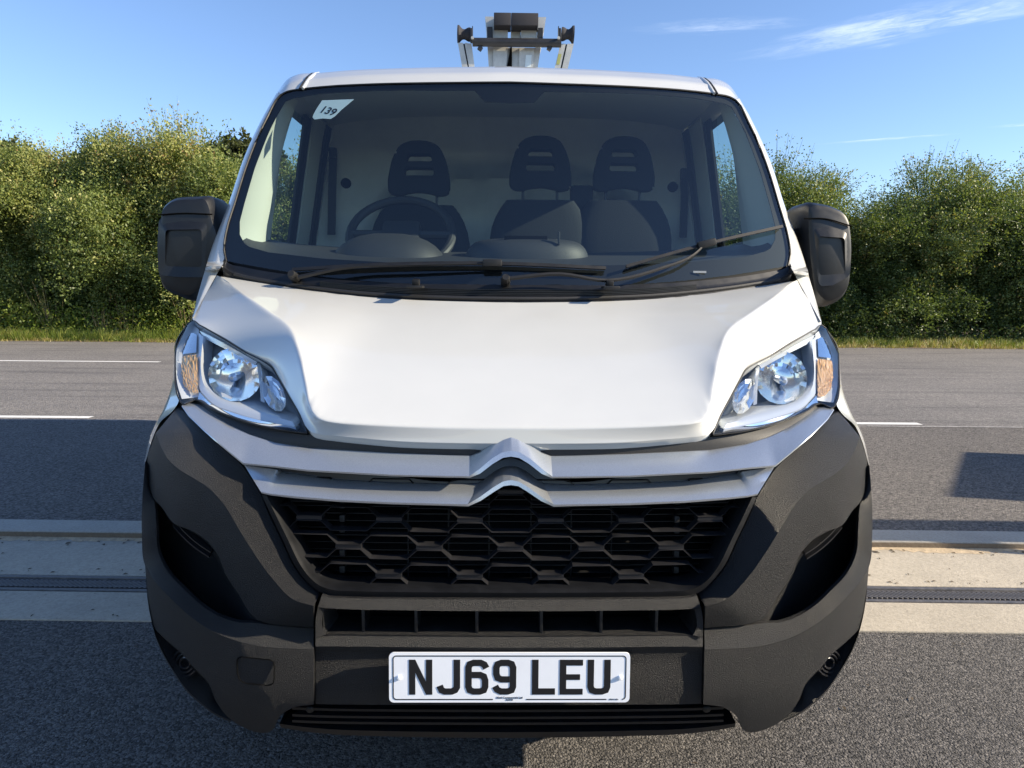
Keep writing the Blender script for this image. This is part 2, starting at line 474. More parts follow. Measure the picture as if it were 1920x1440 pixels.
def loft(rows, offs, su=4, sv=3, F=base, linear=False):
    R_ = [interp_keys(rowpts(r, o), su, linear) for r, o in zip(rows, offs)]
    g = []
    for i in range(len(R_) - 1):
        for j in range(sv):
            g.append(R_[i] + (R_[i + 1] - R_[i]) * j / sv)
    g.append(R_[-1])
    g = np.array(g)
    s = g.shape
    P = hit(g.reshape(-1, 3)[:, :2], F, g.reshape(-1, 3)[:, 2])
    return P.reshape(s[0], s[1], 3)

def loft3(rows, sv=3):
    """rows already in space (n,3)"""
    g = []
    for i in range(len(rows) - 1):
        for j in range(sv):
            g.append(rows[i] + (rows[i + 1] - rows[i]) * j / sv)
    g.append(rows[-1])
    return np.array(g)

class MB:
    def __init__(self):
        self.v, self.f = [], []
    def add(self, verts, faces):
        o = len(self.v)
        self.v.extend([tuple(map(float, p)) for p in verts])
        self.f.extend([tuple(i + o for i in f) for f in faces])
        return self
    def grid(self, g, skirt=None, closed=False):
        nv, nu = g.shape[:2]
        fs = []
        for i in range(nv - 1):
            for j in range(nu - 1 + (1 if closed else 0)):
                j2 = (j + 1) % nu
                fs.append((i * nu + j, i * nu + j2, (i + 1) * nu + j2, (i + 1) * nu + j))
        self.add(g.reshape(-1, 3), fs)
        if skirt is not None:
            sk = np.array(skirt, float)
            loop = [g[0, j] for j in range(nu)] + [g[i, nu - 1] for i in range(1, nv)] + \
                   [g[nv - 1, j] for j in range(nu - 2, -1, -1)] + [g[i, 0] for i in range(nv - 2, 0, -1)]
            loop = np.array(loop)
            L_ = len(loop)
            self.add(np.concatenate([loop, loop + sk]), [(j, (j + 1) % L_, L_ + (j + 1) % L_, L_ + j) for j in range(L_)])
        return self
    def box(self, c, s, rot=None, bev=0.0):
        bm = bmesh.new()
        bmesh.ops.create_cube(bm, size=1)
        for v_ in bm.verts:
            v_.co = Vector((v_.co.x * s[0], v_.co.y * s[1], v_.co.z * s[2]))
        if bev:
            bmesh.ops.bevel(bm, geom=list(bm.edges), offset=bev, segments=2, affect='EDGES', profile=0.6)
        Rm = rot if rot is not None else Matrix.Identity(3)
        vs = [tuple(Rm @ v_.co + Vector(c)) for v_ in bm.verts]
        bm.verts.index_update()
        fs = [tuple(v_.index for v_ in f.verts) for f in bm.faces]
        bm.free()
        return self.add(vs, fs)
    def tube(self, path, r, n_=8, cap=True):
        path = [Vector(p) for p in path]
        rs = r if hasattr(r, '__len__') else [r] * len(path)
        rings = []
        for i, p in enumerate(path):
            t = (path[min(i + 1, len(path) - 1)] - path[max(i - 1, 0)]).normalized()
            up = Vector((0, 0, 1)) if abs(t.z) < 0.9 else Vector((1, 0, 0))
            a = t.cross(up).normalized(); b_ = t.cross(a)
            rings.append([p + (a * math.cos(2 * math.pi * k / n_) + b_ * math.sin(2 * math.pi * k / n_)) * rs[i] for k in range(n_)])
        vs = [p for r_ in rings for p in r_]
        fs = [(i * n_ + k, i * n_ + (k + 1) % n_, (i + 1) * n_ + (k + 1) % n_, (i + 1) * n_ + k) for i in range(len(path) - 1) for k in range(n_)]
        if cap:
            fs += [tuple(range(n_)), tuple((len(path) - 1) * n_ + k for k in range(n_))]
        return self.add(vs, fs)
    def prism(self, pts, vec):
        """closed outline (3d points) pushed along vec, both ends capped"""
        n_ = len(pts); vec = Vector(vec)
        vs = [Vector(p) for p in pts] + [Vector(p) + vec for p in pts]
        return self.add(vs, [tuple(range(n_)), tuple(range(2 * n_ - 1, n_ - 1, -1))] + [(i, (i + 1) % n_, n_ + (i + 1) % n_, n_ + i) for i in range(n_)])
    def mirror(self, keep=False):
        if keep:
            o = len(self.v)
            self.v += [(-x, y, z) for x, y, z in self.v[:o]]
            self.f += [tuple(o + i for i in reversed(f)) for f in list(self.f)]
        else:
            self.v = [(-x, y, z) for x, y, z in self.v]
            self.f = [tuple(reversed(f)) for f in self.f]
        return self
    def copy(self):
        m_ = MB(); m_.v, m_.f = list(self.v), list(self.f); return m_
    def build(self, name, mat, parent=None, angle=32, flat=False, merge=1e-5, recalc=True):
        me = bpy.data.meshes.new(name)
        me.from_pydata(self.v, [], self.f)
        bm = bmesh.new(); bm.from_mesh(me)
        if merge:
            bmesh.ops.remove_doubles(bm, verts=bm.verts, dist=merge)
        if recalc:
            bmesh.ops.recalc_face_normals(bm, faces=bm.faces)
        bm.to_mesh(me); bm.free()
        me.polygons.foreach_set('use_smooth', [not flat] * len(me.polygons))
        if not flat:
            me.set_sharp_from_angle(angle=rad(angle))
        me.materials.append(mat)
        o = bpy.data.objects.new(name, me)
        COL.objects.link(o)
        if parent is not None:
            o.parent = parent
        return o

def tag(o, label=None, cat=None, group=None, kind=None):
    if label: o['label'] = label
    if cat: o['category'] = cat
    if group: o['group'] = group
    if kind: o['kind'] = kind
    return o

def empty(name, loc=(0, 0, 0), rz=0.0, parent=None):
    o = bpy.data.objects.new(name, None)
    o.location = loc; o.rotation_euler = (0, 0, rz)
    o.empty_display_size = 0.2
    COL.objects.link(o)
    if parent is not None: o.parent = parent
    return o

def pair(mb, name, mat, parent, **kw):
    """left part and its mirrored right twin; returns both"""
    l_ = mb.build(name, mat, parent if not isinstance(parent, (tuple, list)) else parent[0], **kw)
    r_ = mb.copy().mirror().build(name, mat, parent if not isinstance(parent, (tuple, list)) else parent[1], **kw)
    return l_, r_

def both(mb, name, mat, parent, **kw):
    mb.v = [(0.0 if abs(x) < .0025 else x, y, z) for x, y, z in mb.v]
    mb.f = [f for f in mb.f if any(mb.v[i][0] != 0.0 for i in f)]
    return mb.mirror(keep=True).build(name, mat, parent, **kw)

def sdist(P, poly):
    """signed distance of points to a closed polygon, positive inside"""
    poly = np.asarray(poly, float)
    d = np.full(len(P), 1e9); ins = np.zeros(len(P), bool)
    n_ = len(poly)
    for i in range(n_):
        a, b_ = poly[i], poly[(i + 1) % n_]
        e = b_ - a
        t = np.clip(((P - a) @ e) / (e @ e + 1e-9), 0, 1)
        d = np.minimum(d, np.linalg.norm(P - (a + t[:, None] * e), axis=1))
        c = ((a[1] > P[:, 1]) != (b_[1] > P[:, 1]))
        xi = (b_[0] - a[0]) * (P[:, 1] - a[1]) / (b_[1] - a[1] + 1e-12) + a[0]
        ins ^= c & (P[:, 0] < xi)
    return np.where(ins, d, -d)

def sstep(a, b_, x):
    t = np.clip((x - a) / (b_ - a), 0, 1)
    return t * t * (3 - 2 * t)

def disc(cx, cy, rx, ry, F, off0, off1, nr=5, na=20, tilt=0.0, pw=2.0):
    g = []
    for i in range(nr + 1):
        r = max(i / nr, 0.02)
        row = []
        for k in range(na):
            t = 2 * math.pi * k / na
            x, y = r * rx * math.cos(t), r * ry * math.sin(t)
            row.append((cx + x * math.cos(tilt) - y * math.sin(tilt), cy + x * math.sin(tilt) + y * math.cos(tilt), off1 + (off0 - off1) * r ** pw))
        g.append(row)
    g = np.array(g)
    P = hit(g.reshape(-1, 3)[:, :2], F, g.reshape(-1, 3)[:, 2])
    return P.reshape(nr + 1, na, 3)

# ================================================================== SETTING
def sheet(name, x0, x1, y0, y1, z, mat, kind='structure'):
    me = bpy.data.meshes.new(name)
    me.from_pydata([(x0, y0, z), (x1, y0, z), (x1, y1, z), (x0, y1, z)], [], [(0, 1, 2, 3)])
    me.materials.append(mat)
    o = bpy.data.objects.new(name, me); COL.objects.link(o); o['kind'] = kind
    return o
Z2 = 0.034
Y_C0, Y_G0, Y_G1, Y_ST, Y_C1 = 1.13, 1.393, 1.553, 2.03, 2.217
CH_ROT = rad(-0.75)                 # the channel runs very slightly askew
Y_J, Y_L1, Y_L2, Y_FAR = 5.205, 5.37, 10.82, 15.44
sheet('ground', -700, 700, -700, 900, -0.05, M['field'])
sheet('forecourt', -60, 60, -60, Y_C0 + .125, 0.0, M['forecourt'])
def slab(name, y0, y1, ztop, mat):
    mb = MB(); mb.box((0, (y0 + y1) / 2, ztop - 0.06), (18, y1 - y0, 0.12), bev=0.004)
    o = mb.build(name, mat); o['kind'] = 'structure'; o.rotation_euler.z = CH_ROT; return o
slab('concrete_apron', Y_C0, Y_G0 - 0.006, 0.006, M['concrete'])
for sg in (-1, 1):
    sheet('concrete_apron', 8.95 * sg - (51 if sg < 0 else 0), 8.95 * sg + (51 if sg > 0 else 0), Y_C0 - sg * .118, Y_C1 - sg * .118, 0.004, M['concrete'])
slab('concrete_channel', Y_G1 + 0.006, Y_ST, 0.006, M['concrete'])
slab('kerb', Y_ST + 0.004, Y_C1, Z2 + 0.006, M['concrete2'])
mb = MB(); mb.box((0, Y_ST - 0.0005, 0.018), (18, 0.006, 0.034)); o = mb.build('kerb_face', M['step']); o['kind'] = 'structure'; o.rotation_euler.z = CH_ROT
sheet('layby', -60, 60, Y_C1 - .03, Y_J, Z2, M['layby'])
sheet('road', -160, 160, Y_J, Y_FAR, Z2, M['road'])
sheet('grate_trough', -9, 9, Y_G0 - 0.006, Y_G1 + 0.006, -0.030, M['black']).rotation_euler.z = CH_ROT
def line(x0, x1, y, w, mat, name='road_marking'):
    sheet(name, x0, x1, y - w / 2, y + w / 2, Z2 + 0.004, mat)
line(-9.5, -4.10, Y_L1, 0.11, M['roadpaint'])
line(1.5, 3.98, Y_L1, 0.11, M['roadpaint'])
line(3.4, 40, Y_J + 0.02, 0.035, M['jointline'], 'joint_line')
line(-13, -6.12, Y_L2, 0.13, M['roadpaint'])
line(-60, 60, Y_FAR - 0.12, 0.10, M['jointline'], 'edge_line')
sheet('verge', -160, 160, Y_FAR, 60, Z2 + 0.01, M['soil'])

# drain grate: frame rails and diagonal bars
grate = empty('drain_grate', (0, (Y_G0 + Y_G1) / 2, 0.004), CH_ROT)
tag(grate, 'long black cast iron drain grate with slanted bars set in the pale concrete strip', 'drain grate')
mb = MB()
wg = Y_G1 - Y_G0
for s in (-1, 1):
    mb.box((0, s * (wg / 2 - 0.014), -0.012), (18.0, 0.024, 0.03), bev=0.003)
    mb.box((0, s * (wg / 2 - 0.034), -0.014), (18.0, 0.007, 0.022))
fr_ = mb.build('frame', M['iron'], grate)
mb = MB()
mb.box((0, 0, 0), (0.0125, wg - 0.086, 0.02), bev=0.002)
b0 = mb.build('bar', M['iron'], grate)
me_bar = b0.data
xs_ = np.arange(-2.6, 2.62, 0.0215)
for i, x in enumerate(xs_[:240]):
    o = b0 if i == 0 else b0.copy()
    if i: COL.objects.link(o)
    o.parent = grate
    o.location = (x, 0, -0.010)
    o.rotation_euler = (0, 0, rad(-38 if x < 0.9 else 38)); o.scale = (1, 1.2, 1)

def litter(n_, seed, name='leaf_litter'):
    rg = np.random.default_rng(seed)
    vs, fs = [], []
    for i in range(n_):
        band = rg.choice(4, p=[.35, .25, .2, .2])
        x = rg.uniform(-3.2, 3.4)
        y = {0: Y_ST - .02 - abs(rg.normal(0, .035)), 1: Y_G1 + .02 + abs(rg.normal(0, .03)), 2: rg.uniform(Y_C0 + .02, Y_ST - .05), 3: rg.uniform(.2, Y_C0)}[int(band)] + math.tan(CH_ROT) * x
        if band == 2 and Y_G0 - .01 < y - math.tan(CH_ROT) * x < Y_G1 + .01: continue
        z = (0.0075 if band != 3 else 0.004)
        L_ = rg.uniform(.004, .016) * (1.4 if rg.random() < .15 else .8); a = rg.uniform(0, 6.28)
        c, s_ = math.cos(a) * L_, math.sin(a) * L_
        o = len(vs); w_ = rg.uniform(.2, .6)
        vs += [(x - c, y - s_, z), (x + s_ * w_, y - c * w_, z + .004), (x + c, y + s_, z + .001), (x - s_ * w_, y + c * w_, z + .003)]
        fs += [(o, o + 1, o + 2, o + 3)]
    mb = MB(); mb.v, mb.f = vs, fs
    o = mb.build(name, M['litter'], None, merge=0, recalc=False); o['kind'] = 'stuff'
litter(520, 11)
# thin silt washed against the foot of the kerb
rg_ = np.random.default_rng(8)
xs_s = np.arange(-4.0, 4.2, .02)
w_s = np.abs(np.convolve(rg_.normal(0, 1, len(xs_s)), np.ones(9) / 9, 'same')) * .05 + .012 + .010 * np.abs(rg_.normal(0, 1, len(xs_s)))
yb_s = Y_ST - .004 + np.tan(CH_ROT) * xs_s
mb = MB(); mb.grid(np.array([np.stack([xs_s, yb_s, np.full_like(xs_s, .0125)], 1), np.stack([xs_s, yb_s - w_s, np.full_like(xs_s, .0068)], 1)]))
o = mb.build('silt', M['soil_pale'], None, merge=0); o['kind'] = 'stuff'

mb = MB()
for sg in (-1, 1):
    for x in np.arange(2.62, 8.9, .0215):
        mb.box((sg * x, 0, -.010), (.0125, wg - .06, .02), Matrix.Rotation(rad(-38 * (-sg)), 3, 'Z'))
o = mb.build('far_bars', M['iron'], grate, flat=True, merge=0); o['kind'] = 'stuff'

# ================================================================== VAN
van = empty('panel_van', (0, 0, 0), YAW)
tag(van, 'white panel van facing the camera with dark grey bumper and silver double chevron grille', 'van')

# ---- bonnet: outer edge, ridge line, rear edge
BE = [(406, 516), (395, 535), (385, 553), (372, 576), (361, 597.5), (386, 614), (422, 634), (461, 658), (487, 671), (508, 684), (521, 705), (539, 736), (560, 772), (576, 803), (586, 812), (600, 815.5), (620, 817.5), (660, 821), (735, 827.5), (860, 831.5), (905, 832), (930, 832), (957, 832)]
BR = [(413, 519), (432, 533), (454, 550), (478, 567), (500, 582), (522, 597), (537, 608), (547, 622), (554, 640), (561, 664), (567, 690), (574, 726), (580, 760), (587, 776), (597, 784), (610, 788), (628, 790.5), (662, 793), (735, 797), (860, 800.5), (905, 801), (930, 801), (957, 801)]
BB = [(420, 519), (440, 522.5), (470, 527.5), (505, 533), (540, 538.5), (575, 544), (608, 548), (635, 551.5), (655, 553.5), (672, 555.5), (687, 556.8), (698, 557.8), (708, 558.5), (718, 559.2), (727, 559.8), (737, 560.3), (750, 561), (772, 562.3), (815, 564), (890, 566), (920, 566.7), (936, 567), (957, 567)]
SU = 8
ekb, rkb, bkb = (interp_keys([(a, b_, 0) for a, b_ in k], SU)[:, :2] for k in (BE, BR, BB))
idx = np.arange(len(ekb)) / SU
eh = hit(ekb, base, -.004)
e3 = atY(ekb, np.where(idx < 4, np.interp(idx, [0, 1, 2, 3, 4], [.915, .875, .825, .765, eh[4 * SU, 1]]), eh[:, 1]))
RY = np.interp(rkb[:, 1], [519, 533, 550, 582, 608, 640, 690, 762, 777, 790, 801], [.905, .815, .71, .572, .485, .385, .270, .143, .118, .102, .094])
RY = np.convolve(np.pad(RY, 6, mode='edge'), np.ones(13) / 13, 'valid')
r3 = atY(rkb, RY)
b3 = atY(bkb, .72 + .19 * ((957 - bkb[:, 0]) / 551) ** 2)
rows = []
for i in range(20):
    v_ = i / 20; rows.append(e3 + (r3 - e3) * v_)
sidew = np.clip((16.5 - idx) / 4, 0, 1)
for i in range(61):
    v_ = i / 60
    q = np.zeros_like(r3)
    q[:, 0] = r3[:, 0] + (b3[:, 0] - r3[:, 0]) * v_
    q[:, 1] = r3[:, 1] + (b3[:, 1] - r3[:, 1]) * v_ ** 1.12
    q[:, 2] = r3[:, 2] + (b3[:, 2] - r3[:, 2]) * v_ ** .90
    rows.append(q)
g = np.array(rows)
def relax3(g, sl, it, k):
    for _ in range(it):
        l_ = np.concatenate([g[:, 1:2] * np.array([-1, 1, 1]), g[:, :-1]], 1)
        r_ = np.concatenate([g[:, 1:], g[:, -2:-1] * np.array([-1, 1, 1])], 1)
        q = g.copy()
        q[sl] = g[sl] * (1 - k) + k * (g[sl.start - 1:sl.stop - 1] + g[sl.start + 1:sl.stop + 1] + l_[sl] + r_[sl]) / 4
        q[:, 0] = g[:, 0]
        q[:, -1, 0] = 0
        g = q
    return g
nr_ = len(g)
g = relax3(g, slice(21, nr_ - 1), 900, .95)       # centre panel: one taut sheet between ridge and rear edge
g = relax3(g, slice(1, 20), 200, .9)              # cheeks and nose
g = relax3(g, slice(14, 27), 5, .6)               # soft radius along the ridge
mb = MB(); mb.grid(g, skirt=(0, .03, -.03))
both(mb, 'bonnet', M['paint'], van, angle=60)

# ---- dark scuttle panel under the windscreen
A0 = [(957, 566), (860, 564.5), (745, 559.5), (690, 556), (640, 551), (580, 544), (500, 532), (450, 522), (430, 515), (416, 500), (419, 488)]
B0 = [(957, 534), (860, 533), (745, 531), (690, 528), (640, 525), (580, 519), (500, 509), (450, 499.5), (434, 496), (426, 491), (424, 487)]
ak = interp_keys([(a, b_, 0) for a, b_ in A0], 6); bk = interp_keys([(a, b_, 0) for a, b_ in B0], 6)
ap = atY(ak[:, :2], .725 + .19 * (np.abs(ak[:, 0] - 957) / 551) ** 2)
bp = hit(bk[:, :2], glassF, -.004)
mid = ap * .45 + bp * .55; mid[:, 2] -= .004
lip = ap * .82 + bp * .18; lip[:, 2] += .004
mb = MB(); mb.grid(loft3([ap, lip, mid, bp], 3), skirt=(0, 0.02, -.05))
for k in (.36, .46, .56, .66):
    q = ap * (1 - k) + bp * k; q[:, 2] += .002
    mb.tube(q[: 6 * 5 : 2], .0022, 5)
both(mb, 'scuttle_panel', M['plastic_smooth'], van, angle=40)
mb = MB()
q = ap * .93 + bp * .07; q[:, 2] += .006
mb.tube(q[:46], .006, 6)
both(mb, 'bonnet_seal', M['plastic_grey'], van)
for px_ in ((780, 530), (1143, 531)):
    p = hit([px_], glassF, -.05)[0]
    mb = MB(); mb.box(tuple(p), (.022, .03, .020), Matrix.Rotation(.2, 3, 'X'), bev=.004)
    mb.box((p[0], p[1] - .02, p[2] - .013), (.05, .06, .008), bev=.003)
    mb.build('washer_jet', M['rubber'], van)

# ---- windscreen
EK = [(545, 169), (527, 177), (503, 215), (468, 294), (441, 378), (423, 440), (420, 468), (424, 489)]
CY = [155, 163, 200, 285, 372, 437, 470, 536]
ek = interp_keys([(a, b_, c) for (a, b_), c in zip(EK, CY)], 4)
NU = 28
gp = []
for ex, ey_, cy in ek:
    t = np.linspace(0, 1, NU)
    gp.append(np.stack([957 + (ex - 957) * t, cy + (ey_ - cy) * t ** 2.4], 1))
gp = np.array(gp)
gl = hit(gp.reshape(-1, 2), glassF, 0).reshape(gp.shape[0], NU, 3)
mb = MB(); mb.grid(gl)
ws = both(mb, 'windscreen', M['windscreen'], van, angle=60)
FO = [(957, 154), (895, 154.3), (880, 154.5), (760, 156), (700, 157.5), (600, 163), (560, 167.5), (540, 171), (526, 178), (503, 216), (468, 294), (441, 378), (423, 440), (420, 468), (424, 490), (450, 500), (500, 510), (607, 524), (760, 532), (957, 535)]
FI = [(957, 193), (910, 191), (890, 170), (760, 169), (700, 170), (610, 175), (575, 180), (550, 184), (535, 190), (508, 236), (478, 312), (458, 380), (449, 415), (449, 440), (458, 457), (468, 463), (503, 473), (607, 485), (760, 494), (957, 498)]
mb = MB(); mb.grid(loft([FO, FI], [.006, .006], 3, 2, glassF, linear=True), skirt=(0, .004, 0))
both(mb, 'black_border', M['frit'], ws)
mb = MB()
q = hit(interp_keys([(a, b_, 0) for a, b_ in FO[:15]], 3)[:, :2], glassF, -.002)
mb.tube(q, .0032, 5)
both(mb, 'rubber_seal', M['rubber'], ws)
# small printed marks low on the glass
p = hit([(1312, 510)], glassF, -.003)[0]
mb = MB(); mb.box(tuple(p), (.042, .001, .007), Matrix.Rotation(-.4, 3, 'X')); mb.build('glass_mark', M['glassmark'], ws)

# ---- front pillars
GE = [(527, 176), (503, 215), (468, 294), (441, 378), (422, 440), (419, 468), (420, 490), (410, 508), (405, 517), (385, 553), (363, 594)]
SE = [(519, 174), (495, 215), (458, 294), (430, 378), (406, 440), (396, 468), (389, 490), (384, 508), (381, 518), (371, 553), (360, 595)]
gk = interp_keys([(a, b_, 0) for a, b_ in GE], 4); sk = interp_keys([(a, b_, 0) for a, b_ in SE], 4)
gpts = hit(gk[:, :2], glassF, 0)
tailY = np.interp(np.arange(len(gk)) / 4, [0, 6, 7, 8, 9, 10], [0, 0, .93, .91, .825, .70])
tl = np.interp(np.arange(len(gk)) / 4, [0, 6, 8, 10], [0, 0, 1, 1])
gpts = atY(gk[:, :2], gpts[:, 1] * (1 - tl) + tailY * tl)
midp = atY((gk * .5 + sk * .5)[:, :2], gpts[:, 1] + .004)
spts = atY(sk[:, :2], gpts[:, 1] + .035)
bpts = spts.copy(); bpts[:, 1] += .10; bpts[:, 0] -= .012
cpts = spts.copy(); cpts[:, 1] = np.maximum(spts[:, 1] + .16, 1.36); cpts[:, 0] = -XS(cpts[:, 2])
mb = MB(); mb.grid(loft3([gpts, midp, spts, bpts, cpts], 3), skirt=None)
pair(mb, 'front_pillar', M['paint'], van, angle=50)
# pale cab trim inside the pillar
ti = gpts[: 6 * 4 + 1].copy(); ti[:, 1] += .03; ti[:, 0] += .02
to = cpts[: 6 * 4 + 1].copy(); to[:, 0] += .035
tm = ti * .5 + to * .5; tm[:, 0] += .035
mb = MB(); mb.grid(loft3([ti, tm, to], 4))
pair(mb, 'pillar_trim', M['trim_light'], van, angle=50)

# ---- roof
H0 = [(957, 153.5), (760, 155), (650, 158.5), (590, 163), (560, 166.5), (540, 170), (526, 176)]
H1 = [(957, 124.5), (760, 127.5), (650, 132), (592, 137), (560, 139), (541, 147), (520, 172)]
h0 = hit(interp_keys([(a, b_, 0) for a, b_ in H0], 6)[:, :2], glassF, -.004)
h1k = interp_keys([(a, b_, 0) for a, b_ in H1], 6)
h1 = atY(h1k[:, :2], h0[:, 1] + .16)
hm = atY((interp_keys([(a, b_, 0) for a, b_ in H0], 6) * .45 + h1k * .55)[:, :2], h0[:, 1] + .045)
def roofrow(Y, zc, hw):
    t = np.linspace(0, 1, len(h0))
    ts = np.abs(h1[:, 0]) / abs(h1[-1, 0])
    out = np.zeros((len(h0), 3))
    out[:, 0] = -ts * hw; out[:, 1] = Y
    out[:, 2] = zc - .03 * ts ** 2 - .15 * np.clip((ts - .86) / .14, 0, 1) ** 2
    return out
rows = [h0, hm, h1, roofrow(1.75, 2.155, .875), roofrow(2.6, 2.20, .885), roofrow(4.42, 2.20, .885)]
mb = MB(); mb.grid(loft3(rows, 4))
both(mb, 'roof', M['paint'], van, angle=50)
# roof seams
def seam(px_pts, Yadd, r, dx_=0.0):
    q = atY(px_pts, np.array(Yadd)); q[:, 0] += dx_
    return q
sy = h0[3 * 6, 1]
sm = [(568, 166), (574, 156), (581, 146), (590, 138.5), (597, 137)]
q = atY(sm, np.array([sy + .004, sy + .03, sy + .07, sy + .15, sy + .25]))
mb = MB(); mb.tube(q, .0055, 6)
q2 = q.copy(); q2[:, 0] -= .011
mb2 = MB(); mb2.tube(q2, .0035, 6)
pair(mb, 'roof_bead', M['paint'], van)
pair(mb2, 'roof_groove', M['rubber'], van)

# ---- sides, doors, rear
def zlow(Y):
    z = np.full_like(Y, .30)
    for yc in (.98, 3.75):
        d_ = .41 ** 2 - (Y - yc) ** 2
        z = np.where(d_ > 0, np.maximum(z, .35 + np.sqrt(np.maximum(d_, 0))), z)
    return z
def side_grid(y0, y1, ztop, n_=40, nz=10, zbot=None, inset=0.0):
    Y = np.linspace(y0, y1, n_)
    lo = zlow(Y) if zbot is None else np.full_like(Y, zbot)
    g_ = np.zeros((nz + 1, n_, 3))
    for i in range(nz + 1):
        z = lo + (ztop - lo) * i / nz
        g_[i, :, 0] = -(XS(z) - inset); g_[i, :, 1] = Y; g_[i, :, 2] = z
    return g_
mb = MB(); mb.grid(side_grid(2.12, 4.42, 1.28, 80)); mb.grid(side_grid(1.70, 4.42, 2.06, 30, 8, 1.28))
pair(mb, 'body_side', M['paint'], van)
mb = MB(); mb.grid(side_grid(1.385, 2.115, 1.28, 16), skirt=(.03, 0, 0))
dl, dr = pair(mb, 'door', M['paint'], van)
mb = MB(); mb.box((-1.012, 2.0, 1.05), (.03, .16, .05), bev=.01)
pair(mb, 'handle', M['plastic'], (dl, dr))
mb = MB(); mb.grid(side_grid(.9, 1.38, 1.28, 16, 8))
mb.grid(side_grid(.58, .92, .80, 14, 4))
pair(mb, 'rear_wing', M['paint'], van)
# side window
mb = MB(); mb.grid(side_grid(1.36, 1.66, 1.99, 8, 8, 1.27, .012))
pair(mb, 'side_window', M['side_glass'], (dl, dr))
mb = MB(); mb.grid(side_grid(1.625, 1.71, 2.0, 4, 8, 1.26, .018), skirt=(.010, 0, 0))
pair(mb, 'window_frame', M['rubber'], (dl, dr))
mb = MB()
for s_ in (0,):
    g_ = side_grid(1.36, 1.70, 1.995, 4, 2, 1.96, .010); mb.grid(g_)
pair(mb, 'door_top_rail', M['paint'], van)
# rear wall
mb = MB()
zz = np.linspace(.3, 2.18, 12)
g_ = np.array([[(-XS(min(z, 2.15)), 4.42, z), (0, 4.44, z), (XS(min(z, 2.15)), 4.42, z)] for z in zz])
mb.grid(g_); mb.build('rear_doors', M['paint'], van)
# floor pan
mb = MB(); mb.box((0, 2.7, .36), (1.70, 3.4, .10)); mb.box((0, .62, .33), (1.30, .85, .06)); mb.build('floor_pan', M['black'], van)

# ---- front wings (front edge follows headlight and bumper)
W0 = [(361, 598), (345, 617), (332, 638), (327, 685), (329, 721), (335, 752), (326, 768), (300, 792), (290, 812), (273, 866)]
W1 = [(360, 598), (343, 617), (330, 638), (325, 685), (322, 722), (311, 757), (303, 775), (293, 792), (284, 812), (270.5, 866)]
w0 = hit(interp_keys([(a, b_, 0) for a, b_ in W0], 4)[:, :2], base, .004)
w1 = atY(interp_keys([(a, b_, 0) for a, b_ in W1], 4)[:, :2], w0[:, 1] + .05)
w2 = w1.copy(); w2[:, 1] = np.maximum(w1[:, 1] + .2, .9); w2[:, 0] = -np.minimum(XS(w2[:, 2]), np.abs(w1[:, 0]) + .03)
w2[:, 2] = np.interp(np.arange(len(w2)), [0, len(w2) - 1], [1.26, .80])
w2[:, 0] = -XS(w2[:, 2])
mb = MB(); mb.grid(loft3([w0, w1, w2], 5), skirt=None)
pair(mb, 'front_wing', M['paint'], van, angle=55)

# ---- dark backing behind all front panels
mb = MB()
xs_c = np.linspace(-.93, .93, 40); zs_c = np.linspace(.33, 1.12, 20)
g_ = np.array([[(x, float(base(np.array(x), np.array(z))) + .19, z) for x in xs_c] for z in zs_c])
mb.grid(g_); mb.build('inner_panel', M['black'], van)

# ---- bumper corners
I_ = [(331, 765), (345, 772), (383, 810), (422, 845), (456, 876), (474, 903), (490, 930), (500, 955), (526, 1010), (552, 1064), (574, 1092), (600, 1113)]
K_ = [(292, 812), (302, 838), (318, 864), (336, 880), (362, 896), (386, 911), (417, 942), (446, 989), (474, 1034), (510, 1084), (552, 1125), (588, 1136)]
P_ = [(272, 868), (281, 915), (289, 935), (305, 953), (326, 981), (357, 994), (386, 1012), (407, 1038), (425, 1080), (446, 1112), (474, 1155), (588, 1177)]
Q_ = [(281, 917), (289, 940), (293, 984), (297, 1036), (315, 1073), (344, 1104), (375, 1133), (412, 1156), (443, 1166), (474, 1168), (520, 1173), (588, 1179)]
E_ = [(272, 870), (266.5, 945), (266, 1000), (272, 1060), (292, 1092), (318, 1120), (357, 1156), (396, 1182), (448, 1203), (500, 1213), (550, 1216), (588, 1217)]
R2 = [(272, 1060), (280, 1075), (292, 1092), (318, 1120), (357, 1156), (396, 1182), (430, 1197), (465, 1207), (500, 1213), (515, 1214), (545, 1216), (588, 1217)]
B2 = [(279, 1140), (288, 1175), (312, 1200), (340, 1224), (366, 1254), (392, 1281), (404, 1312), (430, 1347), (512, 1368), (524, 1344), (545, 1329), (588, 1321)]
mb = MB()
mb.grid(loft([[(a, b_, .012 + .012 * min(1, i / 6)) for i, (a, b_) in enumerate(I_)], K_], [.02, -.022], 12, 8), skirt=(0, .05, 0))
mb.grid(loft([K_, P_], [-.022, .014], 12, 8), skirt=(0, .012, 0))
mb.grid(loft([Q_, E_], [.022, -.008], 12, 6), skirt=(0, .012, 0))
mb.grid(loft([R2, B2], [-.008, .0], 10, 8), skirt=(0, .05, .01))
